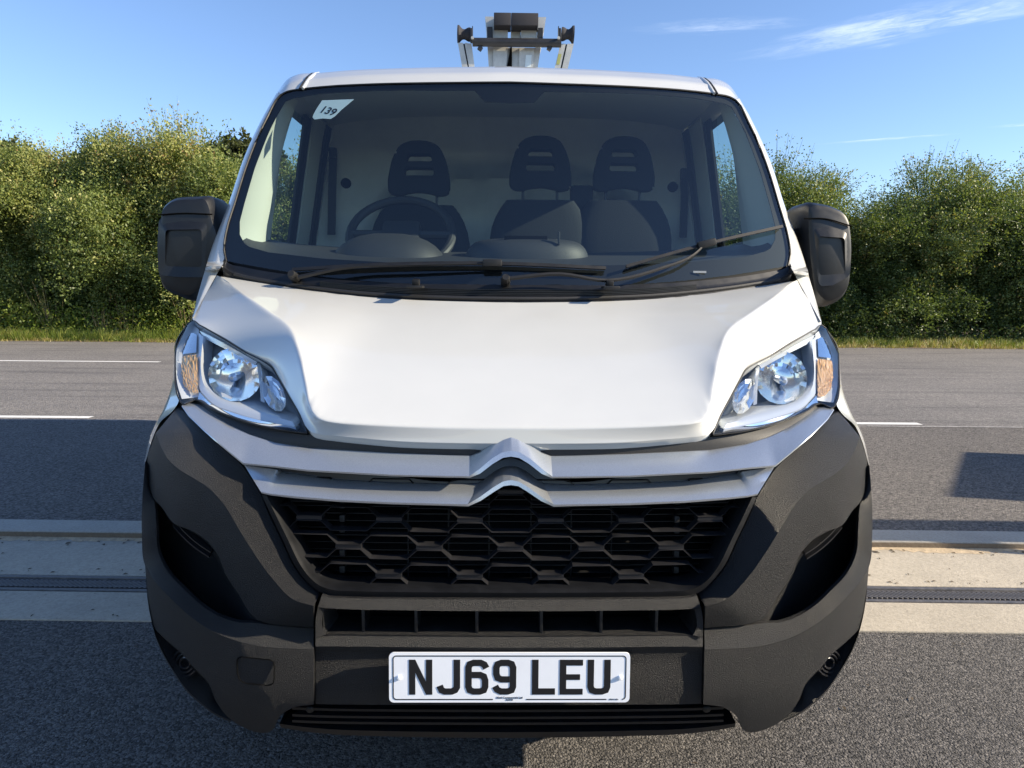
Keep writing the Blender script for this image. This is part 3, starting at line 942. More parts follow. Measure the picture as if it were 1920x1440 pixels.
# pocket: walls and floor
Pp = [(289, 936), (305, 953), (326, 981), (357, 994), (386, 1012), (407, 1038), (425, 1080), (446, 1112), (474, 1155), (588, 1177)]
Qp = [(289, 940), (293, 984), (297, 1036), (315, 1073), (344, 1104), (375, 1133), (412, 1156), (443, 1166), (474, 1168), (588, 1179)]
n_ = len(Pp)
dep = [0.02, .06, .10, .12, .12, .12, .11, .08, .03, .0]
c1 = [(a * .9 + c * .1, b_ * .9 + d_ * .1, .014 + e) for (a, b_), (c, d_), e in zip(Pp, Qp, dep)]
c2 = [(a * .1 + c * .9, b_ * .1 + d_ * .9, .022 + e) for (a, b_), (c, d_), e in zip(Pp, Qp, dep)]
cen = np.array([380, 1080])
def outw(p, k):
    v_ = np.array(p) - cen; v_ = v_ / np.linalg.norm(v_); return (p[0] + v_[0] * k, p[1] + v_[1] * k)
mb.grid(loft([[(*outw(p, 4 if 0 < i < n_ - 1 else 0), .024) for i, p in enumerate(Pp)], c1, c2, [(*outw(p, 4 if 0 < i < n_ - 1 else 0), .032) for i, p in enumerate(Qp)]], [0] * 4, 8, 3))
# scoop under the round lamp recess
M1 = [(288, 1175), (312, 1200), (340, 1224), (366, 1254), (392, 1281), (404, 1312), (430, 1347)]
O1 = [(290, 1188), (302, 1217), (326, 1259), (352, 1295), (382, 1322), (406, 1339), (433, 1351)]
mb.grid(loft([[(a, b_, 0) for a, b_ in M1], [(a * .93 + c * .07, b_ * .93 + d_ * .07, e) for (a, b_), (c, d_), e in zip(M1, O1, [.008, .028, .045, .048, .042, .028, .008])], [(a, b_, 0) for a, b_ in O1]], [0] * 3, 4, 4))
O2 = [(a - .5, b_ + 3) for a, b_ in O1]
mb.grid(loft([O1, O2], [0, .004], 4, 1), skirt=(0, .06, .02))
# side return to the wheel arch
O_ = interp_keys([(272, 868, 0), (266.5, 945, 0), (266, 1000, 0), (272, 1060, 0), (279, 1140, 0), (290, 1187, 0), (302, 1217, 0), (326, 1259, 0)], 4)
op = hit(O_[:, :2], base, -.004)
oq = op.copy(); oq[:, 1] = .58; oq[:, 0] = -np.maximum(XS(op[:, 2]) - .004, np.abs(op[:, 0]))
mb.grid(loft3([op, oq], 3))
cl_, cr_ = pair(mb, 'bumper_corner', M['plastic'], van, angle=26)
# vent blade inside the pocket
mb = MB()
va = [(324, 985), (345, 1008), (368, 1028), (392, 1044)]
for k, dy_ in enumerate((0, -9)):
    q = hit(interp_keys([(a + 3 * k, b_ + dy_, 0) for a, b_ in va], 4)[:, :2], base, .055)
    g_ = loft3([q, q + np.array([0, .05, .012])], 2); mb.grid(g_, skirt=(0, 0, -.003))
pair(mb, 'vent_blade', M['gloss'], (cl_, cr_))
# round lamp in the lower recess
mb = MB()
g_ = disc(347, 1243, 27, 29, base, .020, .038, 4, 20); mb.grid(g_, closed=True)
for r_ in (.35, .6, .85):
    ring = disc(347, 1243, 27 * r_, 29 * r_, base, .018, .018, 1, 20)[1]
    mb.tube(list(ring) + [ring[0]], .0025, 5, cap=False)
pair(mb, 'recess_cover', M['gloss'], (cl_, cr_))
# tow eye cover on the left only: inset square with a fine gap
mb = MB()
tk = [(453, 1231.5), (466, 1233), (480, 1234.5), (494, 1236), (505, 1237), (512, 1241), (514, 1249), (514, 1261), (514, 1274), (511, 1282), (503, 1285), (488, 1284), (474, 1282.5), (460, 1281), (450, 1275), (446, 1265), (445, 1254), (444.5, 1243), (446, 1235)]
out = hit(dens(tk, 5), base, -.0075)
mb.tube(list(out) + [out[0]], .0013, 4, cap=False)
mb.build('tow_eye_gap', M['black'], cl_)

# ---- centre bumper panel
mb = MB()
topA = [(604, 1115), (612, 1118.5), (640, 1121), (735, 1123), (850, 1124), (957, 1124.5)]
topB = [(596, 1138), (609, 1140), (640, 1142), (735, 1144), (850, 1145.5), (957, 1146)]
mb.grid(loft([topA, topB], [.0, -.006], 4, 3), skirt=(0, .05, 0))
# frame left of the opening
lo1 = [(596, 1138), (592, 1160), (591.5, 1186), (591.5, 1196)]
lo2 = [(609, 1141), (606, 1150), (605.5, 1182), (610, 1190)]
mb.grid(loft([lo1, lo2], [-.006, -.002], 3, 3), skirt=(0, .05, 0))
leA = [(591.5, 1196), (610, 1190), (640, 1189.5), (735, 1191), (850, 1192), (957, 1192.5)]
leB = [(591.5, 1212), (610, 1212), (640, 1212), (735, 1213), (850, 1214), (957, 1214.5)]
leC = [(591.5, 1224), (610, 1224), (640, 1224), (735, 1225), (850, 1226), (957, 1226)]
leD = [(591.5, 1320), (610, 1320.5), (640, 1321), (735, 1321.5), (850, 1322), (957, 1322)]
mb.grid(loft([leA, leB, leC, leD], [.002, -.006, .004, .008], 4, 4), skirt=(0, .04, 0))
# opening walls
oa = [(609, 1141), (640, 1142), (735, 1144), (957, 1146)]
ob = [(610, 1190), (640, 1189.5), (735, 1191), (957, 1192.5)]
for r_, o_ in ((oa, -.004), (ob, 0)):
    q = hit(interp_keys([(a, b_, 0) for a, b_ in r_], 5, True)[:, :2], base, o_)
    mb.grid(loft3([q, q + np.array([0, .09, 0])], 2))
q = hit([(609, 1141), (606, 1150), (605.5, 1182), (610, 1190)], base, -.002); mb.grid(loft3([q, q + np.array([0.01, .09, 0])], 2))
both(mb, 'bumper_centre', M['plastic'], van, angle=26)
# upright dividers of the lower opening
for x_ in (679, 778, 892, 1016, 1128, 1232):
    q = hit([(x_, 1146), (x_ + (4 if x_ < 957 else -2), 1189)], base, .012)
    mb = MB()
    mb.box(tuple((q[0] + q[1]) / 2 + np.array([0, .03, 0])), (.007, .06, abs(q[0][2] - q[1][2]) + .012), bev=.0015)
    mb.build('grille_divider', M['plastic_smooth'], van)
mb = MB()
for k in range(5):
    y_ = 1146 + 9.5 * k
    q = hit(interp_keys([(608, y_, 0), (735, y_ + 2, 0), (957, y_ + 4, 0)], 5)[:, :2], base, .09)
    mb.grid(loft3([q, q + np.array([0, .03, .004])], 1), skirt=(0, 0, -.0015))
both(mb, 'lower_fins', M['black'], van)

# lower black slats and lip
mb = MB()
def strip(px_top, px_bot, o0, o1, sk=(0, .05, 0)):
    mb.grid(loft([px_top, px_bot], [o0, o1], 5, 2), skirt=sk)
for y_, off_ in ((1328, .035), (1341, .03), (1352, .028)):
    strip([(548, y_ - 2), (600, y_), (735, y_ + 2), (957, y_ + 3)], [(548, y_ + 2.5), (600, y_ + 4.5), (735, y_ + 6.5), (957, y_ + 7.5)], off_, off_)
strip([(524, 1357), (560, 1362), (600, 1366), (735, 1371), (957, 1373)], [(526, 1364), (560, 1370), (600, 1375), (735, 1381), (957, 1384)], .03, .032, (0, .25, .02))
both(mb, 'lower_slats', M['plastic_smooth'], van)
mb = MB(); mb.grid(disc(581, 1330, 8, 7, base, .018, .010, 3, 14), closed=True)
pair(mb, 'bumper_screw', M['rubber'], van)

# ---- grille surround
GO = [(491, 929), (503, 955), (529, 1010), (555, 1064), (575, 1090), (592, 1105), (612, 1115), (660, 1118), (760, 1120), (957, 1121.5)]
GM = [(500, 929), (513, 957), (539, 1010), (565, 1062), (581, 1083), (598, 1097), (619, 1105), (662, 1108), (760, 1110), (957, 1111.5)]
GI = [(511, 931), (522, 958), (547, 1010), (573, 1060), (587, 1079), (603, 1091), (624, 1098), (664, 1100), (760, 1102), (957, 1103.5)]
mb = MB()
mb.grid(loft([GO, GM, GI], [.012, .004, .016], 5, 2), skirt=(0, .06, 0))
both(mb, 'grille_surround', M['plastic_smooth'], van, angle=40)

# ---- honeycomb grille: each row of the mesh has an upper and a lower wavy rib
PITCH_X, FLAT, TIP, HH, LK = .178, .041, .0625, .0245, .0052
def opening_half(zv, ref):
    return np.interp(zv, ref[0], ref[1])
zr = []
for y_ in (931, 958, 1010, 1060, 1079, 1091, 1100):
    xx = np.interp(y_, [931, 958, 1010, 1060, 1079, 1091, 1100], [511, 522, 547, 573, 587, 603, 640])
    q = hit([(xx, y_)], base, .03)[0]; zr.append((q[2], abs(q[0])))
zr = np.array(sorted(zr)); ref = (zr[:, 0], zr[:, 1])
grille = empty('grille_mesh', (0, 0, 0), 0, van)
for ri, (yc, ph) in enumerate(((921, .5), (974, 0), (1026, .5), (1079, 0))):
    z0 = hit([(957, yc)], base, .045)[0][2]
    for up in (1, -1):
        half = float(opening_half(z0 + up * .015, ref)) + .012
        pts = []
        x = -half
        xs2 = [-half]
        for k in range(-5, 6):
            xc = (k + ph) * PITCH_X
            for q in (-TIP, -FLAT, FLAT, TIP):
                if -half < xc + q < half: xs2.append(xc + q)
        xs2.append(half)
        fine = []
        for a, b_ in zip(xs2[:-1], xs2[1:]):
            nn = max(1, int((b_ - a) / .02))
            fine += [a + (b_ - a) * j / nn for j in range(nn)]
        fine.append(half)
        for x in fine:
            d_ = abs(((x / PITCH_X - ph + .5) % 1) - .5) * PITCH_X
            s_ = np.interp(d_, [FLAT, TIP], [HH, LK])
            pts.append((x, z0 + up * s_))
        pts = np.array(pts)
        Y = base(pts[:, 0], pts[:, 1]) + .034
        fr = np.stack([pts[:, 0], Y, pts[:, 1]], 1)
        th = np.array([0, 0, .0013])
        bk_ = fr + np.array([0, .026, 0])
        fr2 = fr + np.array([0, .003, 0])
        sec = [bk_ - th, fr2 - th, fr - th * .3, fr + th * .3, fr2 + th, bk_ + th]
        mb = MB(); mb.grid(np.array(sec)); 
        mb.build('grille_rib', M['gloss'], grille, angle=40)
    # solid bridge pieces between neighbouring hexagons
    half = float(opening_half(z0, ref))
    for k in range(-5, 6):
        xc = (k + ph + .5) * PITCH_X
        if abs(xc) > half: continue
        w_ = PITCH_X - 2 * TIP + .004
        mb = MB(); yb = float(base(np.array(xc), np.array(z0))) + .034
        slope = .16 * xc
        mb.box((xc, yb + .016, z0), (w_, .026, 2 * LK - .003), Matrix.Rotation(slope, 3, 'Z'))
        mb.build('grille_bridge', M['gloss'], grille)
# radiator fins behind the grille
mb = MB()
for k in range(15):
    y_ = 905 + 13.6 * k
    q = hit(interp_keys([(520 + max(0, (y_ - 940) * .5), y_, 0), (735, y_ + 3, 0), (957, y_ + 4, 0)], 6)[:, :2], base, .12)
    mb.grid(loft3([q, q + np.array([0, .03, .006])], 1), skirt=(0, 0, -.002))
for x_ in (765, 841, 917):
    q = hit([(x_, 905), (x_, 1098)], base, .115); mb.tube(q, .002, 4)
both(mb, 'radiator_fins', M['rubber'], van)
for y_ in (945, 970, 990, 1035, 1065):
    mb = MB(); q = hit([(643, y_)], base, .10)[0]; mb.box(tuple(q), (.012, .02, .016), bev=.002)
    pair(mb, 'grille_clip', M['plastic_grey'], van)

# ---- black trim between bonnet and silver bar
T1 = [(360, 752), (372, 751), (396, 768), (435, 784), (487, 800), (526, 808), (568, 815), (600, 817), (630, 819), (735, 828), (860, 832), (895, 832), (921, 826), (944, 817), (957, 815)]
T2 = [(352, 760), (370, 763), (396, 781), (427, 800), (467, 818), (513, 833), (578, 844), (610, 846.5), (645, 848.5), (735, 853), (850, 857.5), (884, 858), (926, 836), (946, 826), (957, 824)]
mb = MB(); mb.grid(loft([T1, T2], [.016, .032], 4, 3), skirt=(0, .04, 0))
both(mb, 'bonnet_gap_trim', M['plastic_grey'], van)

# ---- silver bars with the chevrons
U1 = [(343, 757), (352, 756), (370, 760), (396, 778), (427, 797), (467, 815), (513, 830), (578, 841), (735, 850), (840, 854), (882, 855), (900, 849), (926, 831), (944, 821.5), (957, 818.5)]
L1 = [(341, 761), (354, 779), (383, 807), (405, 826), (430, 847), (456, 868), (513, 873.5), (578, 881), (735, 890), (840, 892.5), (880, 893), (898, 880), (921, 860), (941, 848), (957, 845)]
L1b = [(341, 762.5), (354, 781), (383, 809), (405, 828.5), (430, 849.5), (456, 871), (513, 876.5), (578, 884), (735, 893), (840, 895.5), (881, 896), (900, 888), (923, 870), (942, 858.5), (957, 856)]
mb = MB()
cw = [0] * 10 + [0, .35, .7, .9, 1]
g_ = loft([[(a, b_, .004 + .020 * min(1, i / 5) - .034 * cw[i]) for i, (a, b_) in enumerate(U1)], [(a, b_, -.004 - .010 * min(1, i / 5) - .010 * cw[i]) for i, (a, b_) in enumerate(L1)], [(a, b_, -.003 - .009 * min(1, i / 5) - .010 * cw[i]) for i, (a, b_) in enumerate(L1b)]], [0, 0, 0], 5, 4, linear=True)
mb.grid(g_, skirt=(0, .04, 0))
both(mb, 'upper_silver_bar', M['silver'], van, angle=24)
T3 = [(458, 872), (519, 880.5), (526, 886), (578, 893), (630, 900.5), (735, 906), (856, 908.5), (895, 907.5), (908, 900), (929, 884), (944, 877), (957, 875)]
M3 = [(474, 898), (503, 905), (514, 909), (566, 914.5), (630, 921), (735, 926), (853, 929), (886, 929), (903, 917), (926, 899), (943, 890), (957, 888)]
B3 = [(489, 922), (498, 924), (508, 926), (552, 930.5), (630, 937), (735, 942), (850, 945), (877, 945.5), (898, 933), (924, 914), (942, 903), (957, 900)]
B3b = [(490.5, 925), (499, 927), (509, 929), (552, 934), (630, 940.5), (735, 945.5), (850, 948.5), (878, 949.5), (901, 939), (926, 922), (943, 911.5), (957, 909.5)]
mb = MB()
g_ = loft([[(a, b_, .004 + .030 * min(1, i / 1.5)) for i, (a, b_) in enumerate(T3)], [(a, b_, .006) for i, (a, b_) in enumerate(M3)], [(a, b_, -.010) for a, b_ in B3], B3b], [.03, .006, -.010, -.008], 5, 3, linear=True)
mb.grid(g_, skirt=(0, .04, 0))
both(mb, 'lower_silver_bar', M['silver'], van, angle=18)
# black slot between the bars
S1 = [(500, 876), (578, 884), (735, 893), (880, 896), (921, 871), (957, 857)]
S2 = [(500, 884), (578, 896), (735, 910), (893, 911), (929, 888), (957, 879)]
mb = MB(); mb.grid(loft([S1, S2], [.04, .045], 4, 2), skirt=(0, .03, 0))
both(mb, 'slot_trim', M['gloss'], van)

# ---- headlights
HT = [(352, 607), (362, 601), (374, 609), (386, 616), (422, 637), (461, 661), (487, 674), (508, 688), (521, 709), (539, 740), (560, 775), (575, 808)]
HM = [(328.5, 655), (343, 672), (356, 680), (378, 682), (410, 703), (448, 723), (478, 736), (504, 746), (524, 759), (544, 776), (561, 794), (575, 810)]
HB = [(328, 717), (334, 745), (342, 757), (368, 750), (396, 766), (435, 782), (470, 794), (500, 801), (526, 806), (548, 809), (562, 811), (575, 812)]
lens_g = loft([HT, HM, HB], [-.003] * 3, 5, 6)
def hl(mb_, name, mat, parents, **kw):
    return pair(mb_, name, mat, parents, **kw)
mb = MB()
back = loft([HT, HM, HB], [.115] * 3, 5, 6)
mb.grid(back)
bl = lambda g_: np.concatenate([g_[0], g_[1:, -1], g_[-1, -2::-1], g_[-2:0:-1, 0]])
w_in = np.stack([bl(lens_g), bl(back)])
HL = pair(mb, 'headlight', M['bezel'], van, angle=40)
mb = MB(); mb.grid(w_in, closed=True)
pair(mb, 'lamp_wall', M['lampwall'], HL, angle=40)
mb = MB(); mb.grid(lens_g)
hl(mb, 'lens', M['lens'], HL, angle=70)
mb = MB()
edge = bl(lens_g)
mb.tube(list(edge) + [edge[0]], .0018, 5, cap=False)
hl(mb, 'lens_seal', M['rubber'], HL)
# chrome back wall of the lamp bowl
mb = MB()
mb.grid(disc(441, 702, 51, 51, base, .030, .105, 7, 18, tilt=.35), closed=True)
hl(mb, 'reflector', M['reflector'], HL, angle=9)
mb = MB()
mb.grid(disc(513, 738, 20, 36, base, .030, .075, 4, 12, tilt=-.42), closed=True)
hl(mb, 'reflector', M['reflector'], HL, angle=9)
mb = MB()
q = hit([(444, 706)], base, .075)[0]
mb.tube([q + np.array([0, .03, 0]), q, q + np.array([0, -.03, 0]), q + np.array([0, -.038, 0])], [.012, .012, .012, .005], 10)
hl(mb, 'bulb', M['bulb'], HL)
# bezel wall between the bowls
mb = MB()
q0 = [(481, 679), (484, 700), (487, 725), (489, 752)]; q1 = [(487, 684), (491, 704), (494, 728), (496, 755)]
mb.grid(loft([q0, q1], [.028, .034], 4, 2), skirt=(0, .05, 0))
hl(mb, 'divider', M['satin'], HL)
# c-shaped light guide
mb = MB()
co = [(373, 624), (371, 655), (370, 690), (375, 731), (398, 756), (440, 773), (495, 788), (553, 799)]
ci = [(389, 640), (385, 662), (383, 690), (392, 716), (410, 733), (445, 748), (498, 765), (544, 782)]
cm = [((a + c) / 2, (b_ + d_) / 2) for (a, b_), (c, d_) in zip(co, ci)]
mb.grid(loft([co, cm, ci], [.030, .022, .050], 5, 2), skirt=(0, .05, 0))
to1 = [(374, 620), (400, 633), (440, 655), (482, 679)]; to2 = [(384, 635), (406, 646), (441, 664), (478, 685)]
mb.grid(loft([to1, to2], [.022, .04], 5, 2), skirt=(0, .04, 0))
hl(mb, 'light_guide', M['satin'], HL, angle=40)
mb = MB()
ch1 = [(374, 735), (397, 758), (440, 775), (495, 790), (554, 801)]; ch2 = [(371, 748), (396, 764), (436, 781), (490, 797), (556, 808)]
mb.grid(loft([ch1, ch2], [.02, .035], 6, 3), skirt=(0, .03, 0))
hl(mb, 'chrome_strip', M['chrome'], HL)
# bright outer reflector wrapping round the corner of the lamp
mb = MB()
oL = [(350, 612), (338, 632), (331, 660), (330, 690), (333, 722), (341, 748)]
oR = [(373, 618), (372, 640), (370, 668), (370, 700), (372, 728), (374, 744)]
oM = [(362, 609), (356, 632), (351, 662), (351, 694), (355, 726), (359, 746)]
mb.grid(loft([oL, oM, oR], [.016, .042, .034], 5, 4)); hl(mb, 'outer_reflector', M['lampwall'], HL, angle=60)
# indicator: clear upper half, amber lower half with upright flutes
mb = MB()
cu = [(348, 636), (354, 628), (362, 624), (369, 628)]; cd = [(341, 664), (350, 663), (359, 662), (368, 661)]
mb.grid(loft([cu, cd], [.022, .022], 5, 4)); hl(mb, 'clear_reflector', M['chrome'], HL, flat=True)
gr = loft([[(340, 669), (350, 667), (360, 666), (369, 665)], [(339, 700), (348, 706), (358, 711), (369, 712)], [(344, 722), (351, 731), (360, 737), (370, 737)]], [.018, .012, .018], 6, 7)
gr[:, :, 1] += np.random.default_rng(4).uniform(0, .006, gr.shape[:2])
mb = MB(); mb.grid(gr); hl(mb, 'indicator', M['amber'], HL, flat=True)

# ---- mirrors
def pillow(mb_, poly, Yc, rings, xs=1):
    p = atY(poly, np.full(len(poly), Yc))
    c = p.mean(0)
    g_ = []
    for sc_, dyy in rings:
        q = c + (p - c) * sc_; q[:, 1] = Yc + dyy
        g_.append(q)
    mb_.grid(np.array(g_), closed=True)
    o_ = len(mb_.v) - len(p) * len(rings)
    mb_.f.append(tuple(o_ + k for k in range(len(p))))
    mb_.f.append(tuple(len(mb_.v) - len(p) + k for k in range(len(p))))
RINGS = [(.80, -.005), (.90, 0), (.97, .018), (1.0, .05), (1.0, .15), (.96, .19), (.9, .2)]
mirL = [(297, 408), (300, 388), (313, 374), (364, 365), (388, 366), (395, 378), (401, 405), (412, 440), (402, 500), (376, 548), (357, 564), (326, 556), (302, 542), (295, 525), (293, 450)]
mirR = [(1512, 400), (1513, 384), (1522, 377), (1538, 378), (1566, 385), (1587, 397), (1595, 412), (1598, 430), (1598, 513), (1593, 546), (1583, 561), (1550, 575), (1532, 560), (1518, 500), (1513, 440)]
for side, poly, panel, capl, lowb in (
        (0, mirL, [(310, 431), (378, 430), (378, 501), (310, 499)], [(297, 405), (340, 402), (398, 404)], [(296, 514), (340, 518), (382, 519)]),
        (1, mirR, [(1535, 443), (1584, 446), (1585, 513), (1536, 516)], [(1508, 412), (1545, 412), (1596, 426)], [(1533, 526), (1560, 524), (1595, 516)])):
    mb = MB(); pillow(mb, dens(poly), 1.02, RINGS)
    # arm to the door
    if side == 0:
        a = atY([(398, 425)], np.array([1.10]))[0]; mb.box((a[0] + .03, a[1] + .06, a[2]), (.20, .10, .05), bev=.015)
        mb.box((a[0] + .05, a[1] + .06, a[2] - .12), (.16, .09, .05), bev=.015)
    else:
        a = atY([(1508, 440)], np.array([1.10]))[0]; mb.box((a[0] - .03, a[1] + .06, a[2]), (.20, .10, .05), bev=.015)
        mb.box((a[0] - .05, a[1] + .06, a[2] - .12), (.16, .09, .05), bev=.015)
    mo = mb.build('door_mirror', M['plastic_smooth'], van, angle=35)
    # sloping bezel round the inset panel, and the split line under the top cap
    if side == 0:
        ro = [(298, 408), (345, 405), (399, 404), (401, 460), (386, 520), (340, 520), (297, 516), (295, 460)]
    else:
        ro = [(1517, 414), (1550, 414), (1592, 424), (1596, 470), (1594, 517), (1562, 535), (1536, 537), (1526, 470)]
    cx_ = [panel[0], tuple((np.array(panel[0]) + np.array(panel[1])) / 2), panel[1], tuple((np.array(panel[1]) + np.array(panel[2])) / 2), panel[2], tuple((np.array(panel[2]) + np.array(panel[3])) / 2), panel[3], tuple((np.array(panel[3]) + np.array(panel[0])) / 2)]
    yo = np.array([.012, .009, .012, .010, .000, -.006, .000, .006]); yi = np.array([-.006, -.008, -.006, -.001, .003, .003, .003, -.001])
    def rnd(poly, yv):
        k8 = interp_keys([(a_[0], a_[1], y_) for a_, y_ in zip(list(poly) + [poly[0]], list(yv) + [yv[0]])], 6)[:-1]
        return k8
    def sharp(poly, yv, f_=.22):
        out_ = []
        P8 = [np.array([a_[0], a_[1], y_]) for a_, y_ in zip(poly, yv)]
        for i_ in range(0, 8, 2):               # rounded panel corners, straight sides
            c0, p0, n0 = P8[i_], P8[i_ - 1], P8[(i_ + 1) % 8]
            for t_ in np.linspace(0, 1, 6):
                a0, b0 = c0 + (p0 - c0) * f_ * (1 - t_), c0 + (n0 - c0) * f_ * t_
                out_.append(a0 * (1 - t_) + b0 * t_)
            for t_ in (.5, .78, 1.0, 1.25, 1.5, 1.7):
                out_.append(c0 + (n0 - c0) * min(t_, 1.0) if t_ <= 1 else n0 + (P8[(i_ + 2) % 8] - n0) * (t_ - 1))
        return np.array(out_)
    ko, ki = sharp(ro, yo), sharp(cx_, yi)
    po_, pi_ = atY(ko[:, :2], 1.012 + ko[:, 2], False), atY(ki[:, :2], 1.012 + ki[:, 2], False)
    pr_ = atY(ki[:, :2], np.full(len(ki), 1.012 + .016), False)
    po2 = po_.copy(); po2[:, 1] += .03
    m2 = MB(); m2.grid(np.array([po2, po_, pi_, pr_]), closed=True); m2.build('mirror_bezel', M['plastic_smooth'], mo, angle=55)
    m2 = MB(); k = ki[:, :2]; q = atY(k, np.full(len(k), 1.012 + .012), False); m2.prism(q, (0, .01, 0)); m2.build('mirror_panel', M['plastic'], mo, angle=20)
    q = atY(interp_keys([(a_, b_ - 2, 0) for a_, b_ in capl], 5)[:, :2], 1.012, False)
    m2 = MB(); m2.tube(q, .0025, 5); m2.build('cap_seam', M['black'], mo)
    p = atY([(300 if side == 0 else 1596, 450)], np.array([1.10]))[0]

# ---- wipers
def wiper(arm, blade, hub):
    mb_ = MB()
    q = hit(interp_keys([(a, b_, o_) for a, b_, o_ in arm], 5)[:, :2], glassF, interp_keys([(a, b_, o_) for a, b_, o_ in arm], 5)[:, 2])
    mb_.tube(q, np.linspace(.0075, .0042, len(q)), 6)
    h = hit([hub], glassF, -.05)[0]
    mb_.tube([h + np.array([0, .04, -.01]), h, h + np.array([0, -.015, .006])], [.015, .015, .010], 10)
    a_ = mb_.build('wiper_arm', M['rubber'], van)
    kb = interp_keys([(a, b_, 0) for a, b_ in blade], 8)[:, :2]
    q = hit(kb, glassF, -.020)
    m2 = MB()
    top = q + np.array([0, -.002, .0065]); bot = q + np.array([0, .010, -.004]); fro = q + np.array([0, -.008, -.003])
    m2.grid(np.array([top, fro, bot, top]))
    m2.tube(q + np.array([0, .010, -.003]), .0022, 5)
    m2.build('wiper_blade', M['rubber'], a_, angle=25)
    return a_, q
wa, wq = wiper([(560, 520, -.05), (640, 503, -.045), (780, 497, -.04), (915, 494, -.035)], [(548, 506), (700, 497), (910, 494), (1136, 503)], (548, 516))
p = hit([(924, 493)], glassF, -.035)[0]; mb = MB(); mb.box(tuple(p), (.06, .02, .022), bev=.005); mb.build('blade_clip', M['rubber'], wa)
wb, wq = wiper([(948, 523, -.05), (1050, 514, -.05), (1140, 526, -.045), (1240, 503, -.04), (1300, 478, -.035), (1322, 458, -.03)], [(1174, 500), (1320, 459), (1467, 425)], (950, 523))
p = hit([(1325, 457)], glassF, -.035)[0]; mb = MB(); mb.box(tuple(p), (.06, .02, .024), Matrix.Rotation(-.25, 3, 'Y'), bev=.005); mb.build('blade_clip', M['rubber'], wb)

# ---- sticker 139 behind the glass
st_k = [(586, 220), (588, 214), (594, 203), (604, 188), (664, 186), (640, 206), (628, 218), (620, 223), (605, 222), (590, 224)]
q = hit(st_k, glassF, .010)
mb = MB(); mb.prism(q, (0, .001, 0)); stk = mb.build('sticker', M['sticker'], van)

# ---- lettering as stroke shapes
def thick(path, w):
    path = [Vector((a, b_)) for a, b_ in path]
    L_, R__ = [], []
    for i, p in enumerate(path):
        d0 = (p - path[i - 1]).normalized() if i else None
        d1 = (path[i + 1] - p).normalized() if i < len(path) - 1 else None
        d_ = d1 if d0 is None else d0 if d1 is None else (d0 + d1).normalized()
        nrm = Vector((-d_.y, d_.x))
        ref_ = d0 if d0 is not None else d1
        k = 1 / max(.35, nrm.dot(Vector((-ref_.y, ref_.x))))
        L_.append(p + nrm * w / 2 * k); R__.append(p - nrm * w / 2 * k)
    return L_ + R__[::-1], len(path)
GLY = {
    'N': ('poly', [(0, 0), (13.5, 0), (13.5, 50), (36.5, 0), (50, 0), (50, 79), (36.5, 79), (36.5, 29), (13.5, 79), (0, 79)]),
    'J': ('path', [(43, 79), (43, 17), (39, 10), (32, 7), (17, 7), (10, 10), (6, 20)]),
    '6': ('path', [(45.5, 60), (41, 68), (33, 72), (18, 72), (10, 69), (7, 61), (7, 18), (10, 10), (18, 7), (32, 7), (40, 10), (43, 18), (43, 32), (40, 41), (32, 44.5), (14.2, 44.5)]),
    'L': ('path', [(7, 79), (7, 7), (50, 7)]),
    'E': ('poly', [(0, 0), (50, 0), (50, 13), (14, 13), (14, 33.5), (44, 33.5), (44, 46), (14, 46), (14, 66), (50, 66), (50, 79), (0, 79)]),
    'U': ('path', [(7, 79), (7, 18), (10, 10), (18, 7), (32, 7), (40, 10), (43, 18), (43, 79)]),
}
GLY['9'] = ('path', [(50 - a, 79 - b_) for a, b_ in GLY['6'][1]])
def glyph(ch, o3, ux, uz, nrm, thickn, name, mat, parent, w=14):
    kind, pts = GLY[ch]
    mb_ = MB()
    if kind == 'poly':
        mb_.prism([o3 + ux * a + uz * b_ for a, b_ in pts], nrm * thickn)
    else:
        out_, n__ = thick(pts, w)
        V_ = [o3 + ux * p.x + uz * p.y for p in out_]
        tot_ = len(V_)
        vs = V_ + [p + nrm * thickn for p in V_]
        fs = []
        for i in range(n__ - 1):
            a, b_, c, d_ = i, i + 1, tot_ - 2 - i, tot_ - 1 - i
            fs += [(a, b_, c, d_), (tot_ + d_, tot_ + c, tot_ + b_, tot_ + a)]
        fs += [(i, (i + 1) % tot_, tot_ + (i + 1) % tot_, tot_ + i) for i in range(tot_)]
        mb_.add(vs, fs)
    return mb_.build(name, mat, parent, angle=20)

# number plate
pc = hit([(957, 1269)], base, -.010)[0]
pu = Vector((1, 0, 0)); pv = Vector((0, math.sin(rad(3)), math.cos(rad(3)))); pn = Vector((0, -math.cos(rad(3)), math.sin(rad(3))))
PW, PH = .520, .111
pc = Vector(pc)
def rrect(w, h, r, n_=5):
    pts = []
    for cx, cy, a0 in ((w / 2 - r, h / 2 - r, 0), (-w / 2 + r, h / 2 - r, 90), (-w / 2 + r, -h / 2 + r, 180), (w / 2 - r, -h / 2 + r, 270)):
        for k in range(n_ + 1):
            t = rad(a0 + 90 * k / n_); pts.append((cx + r * math.cos(t), cy + r * math.sin(t)))
    return pts
mb = MB(); mb.prism([pc + pu * a + pv * b_ for a, b_ in rrect(PW, PH, .010)], pn * .004)
plate = mb.build('number_plate', M['plate'], van)
po = pc + pn * .004
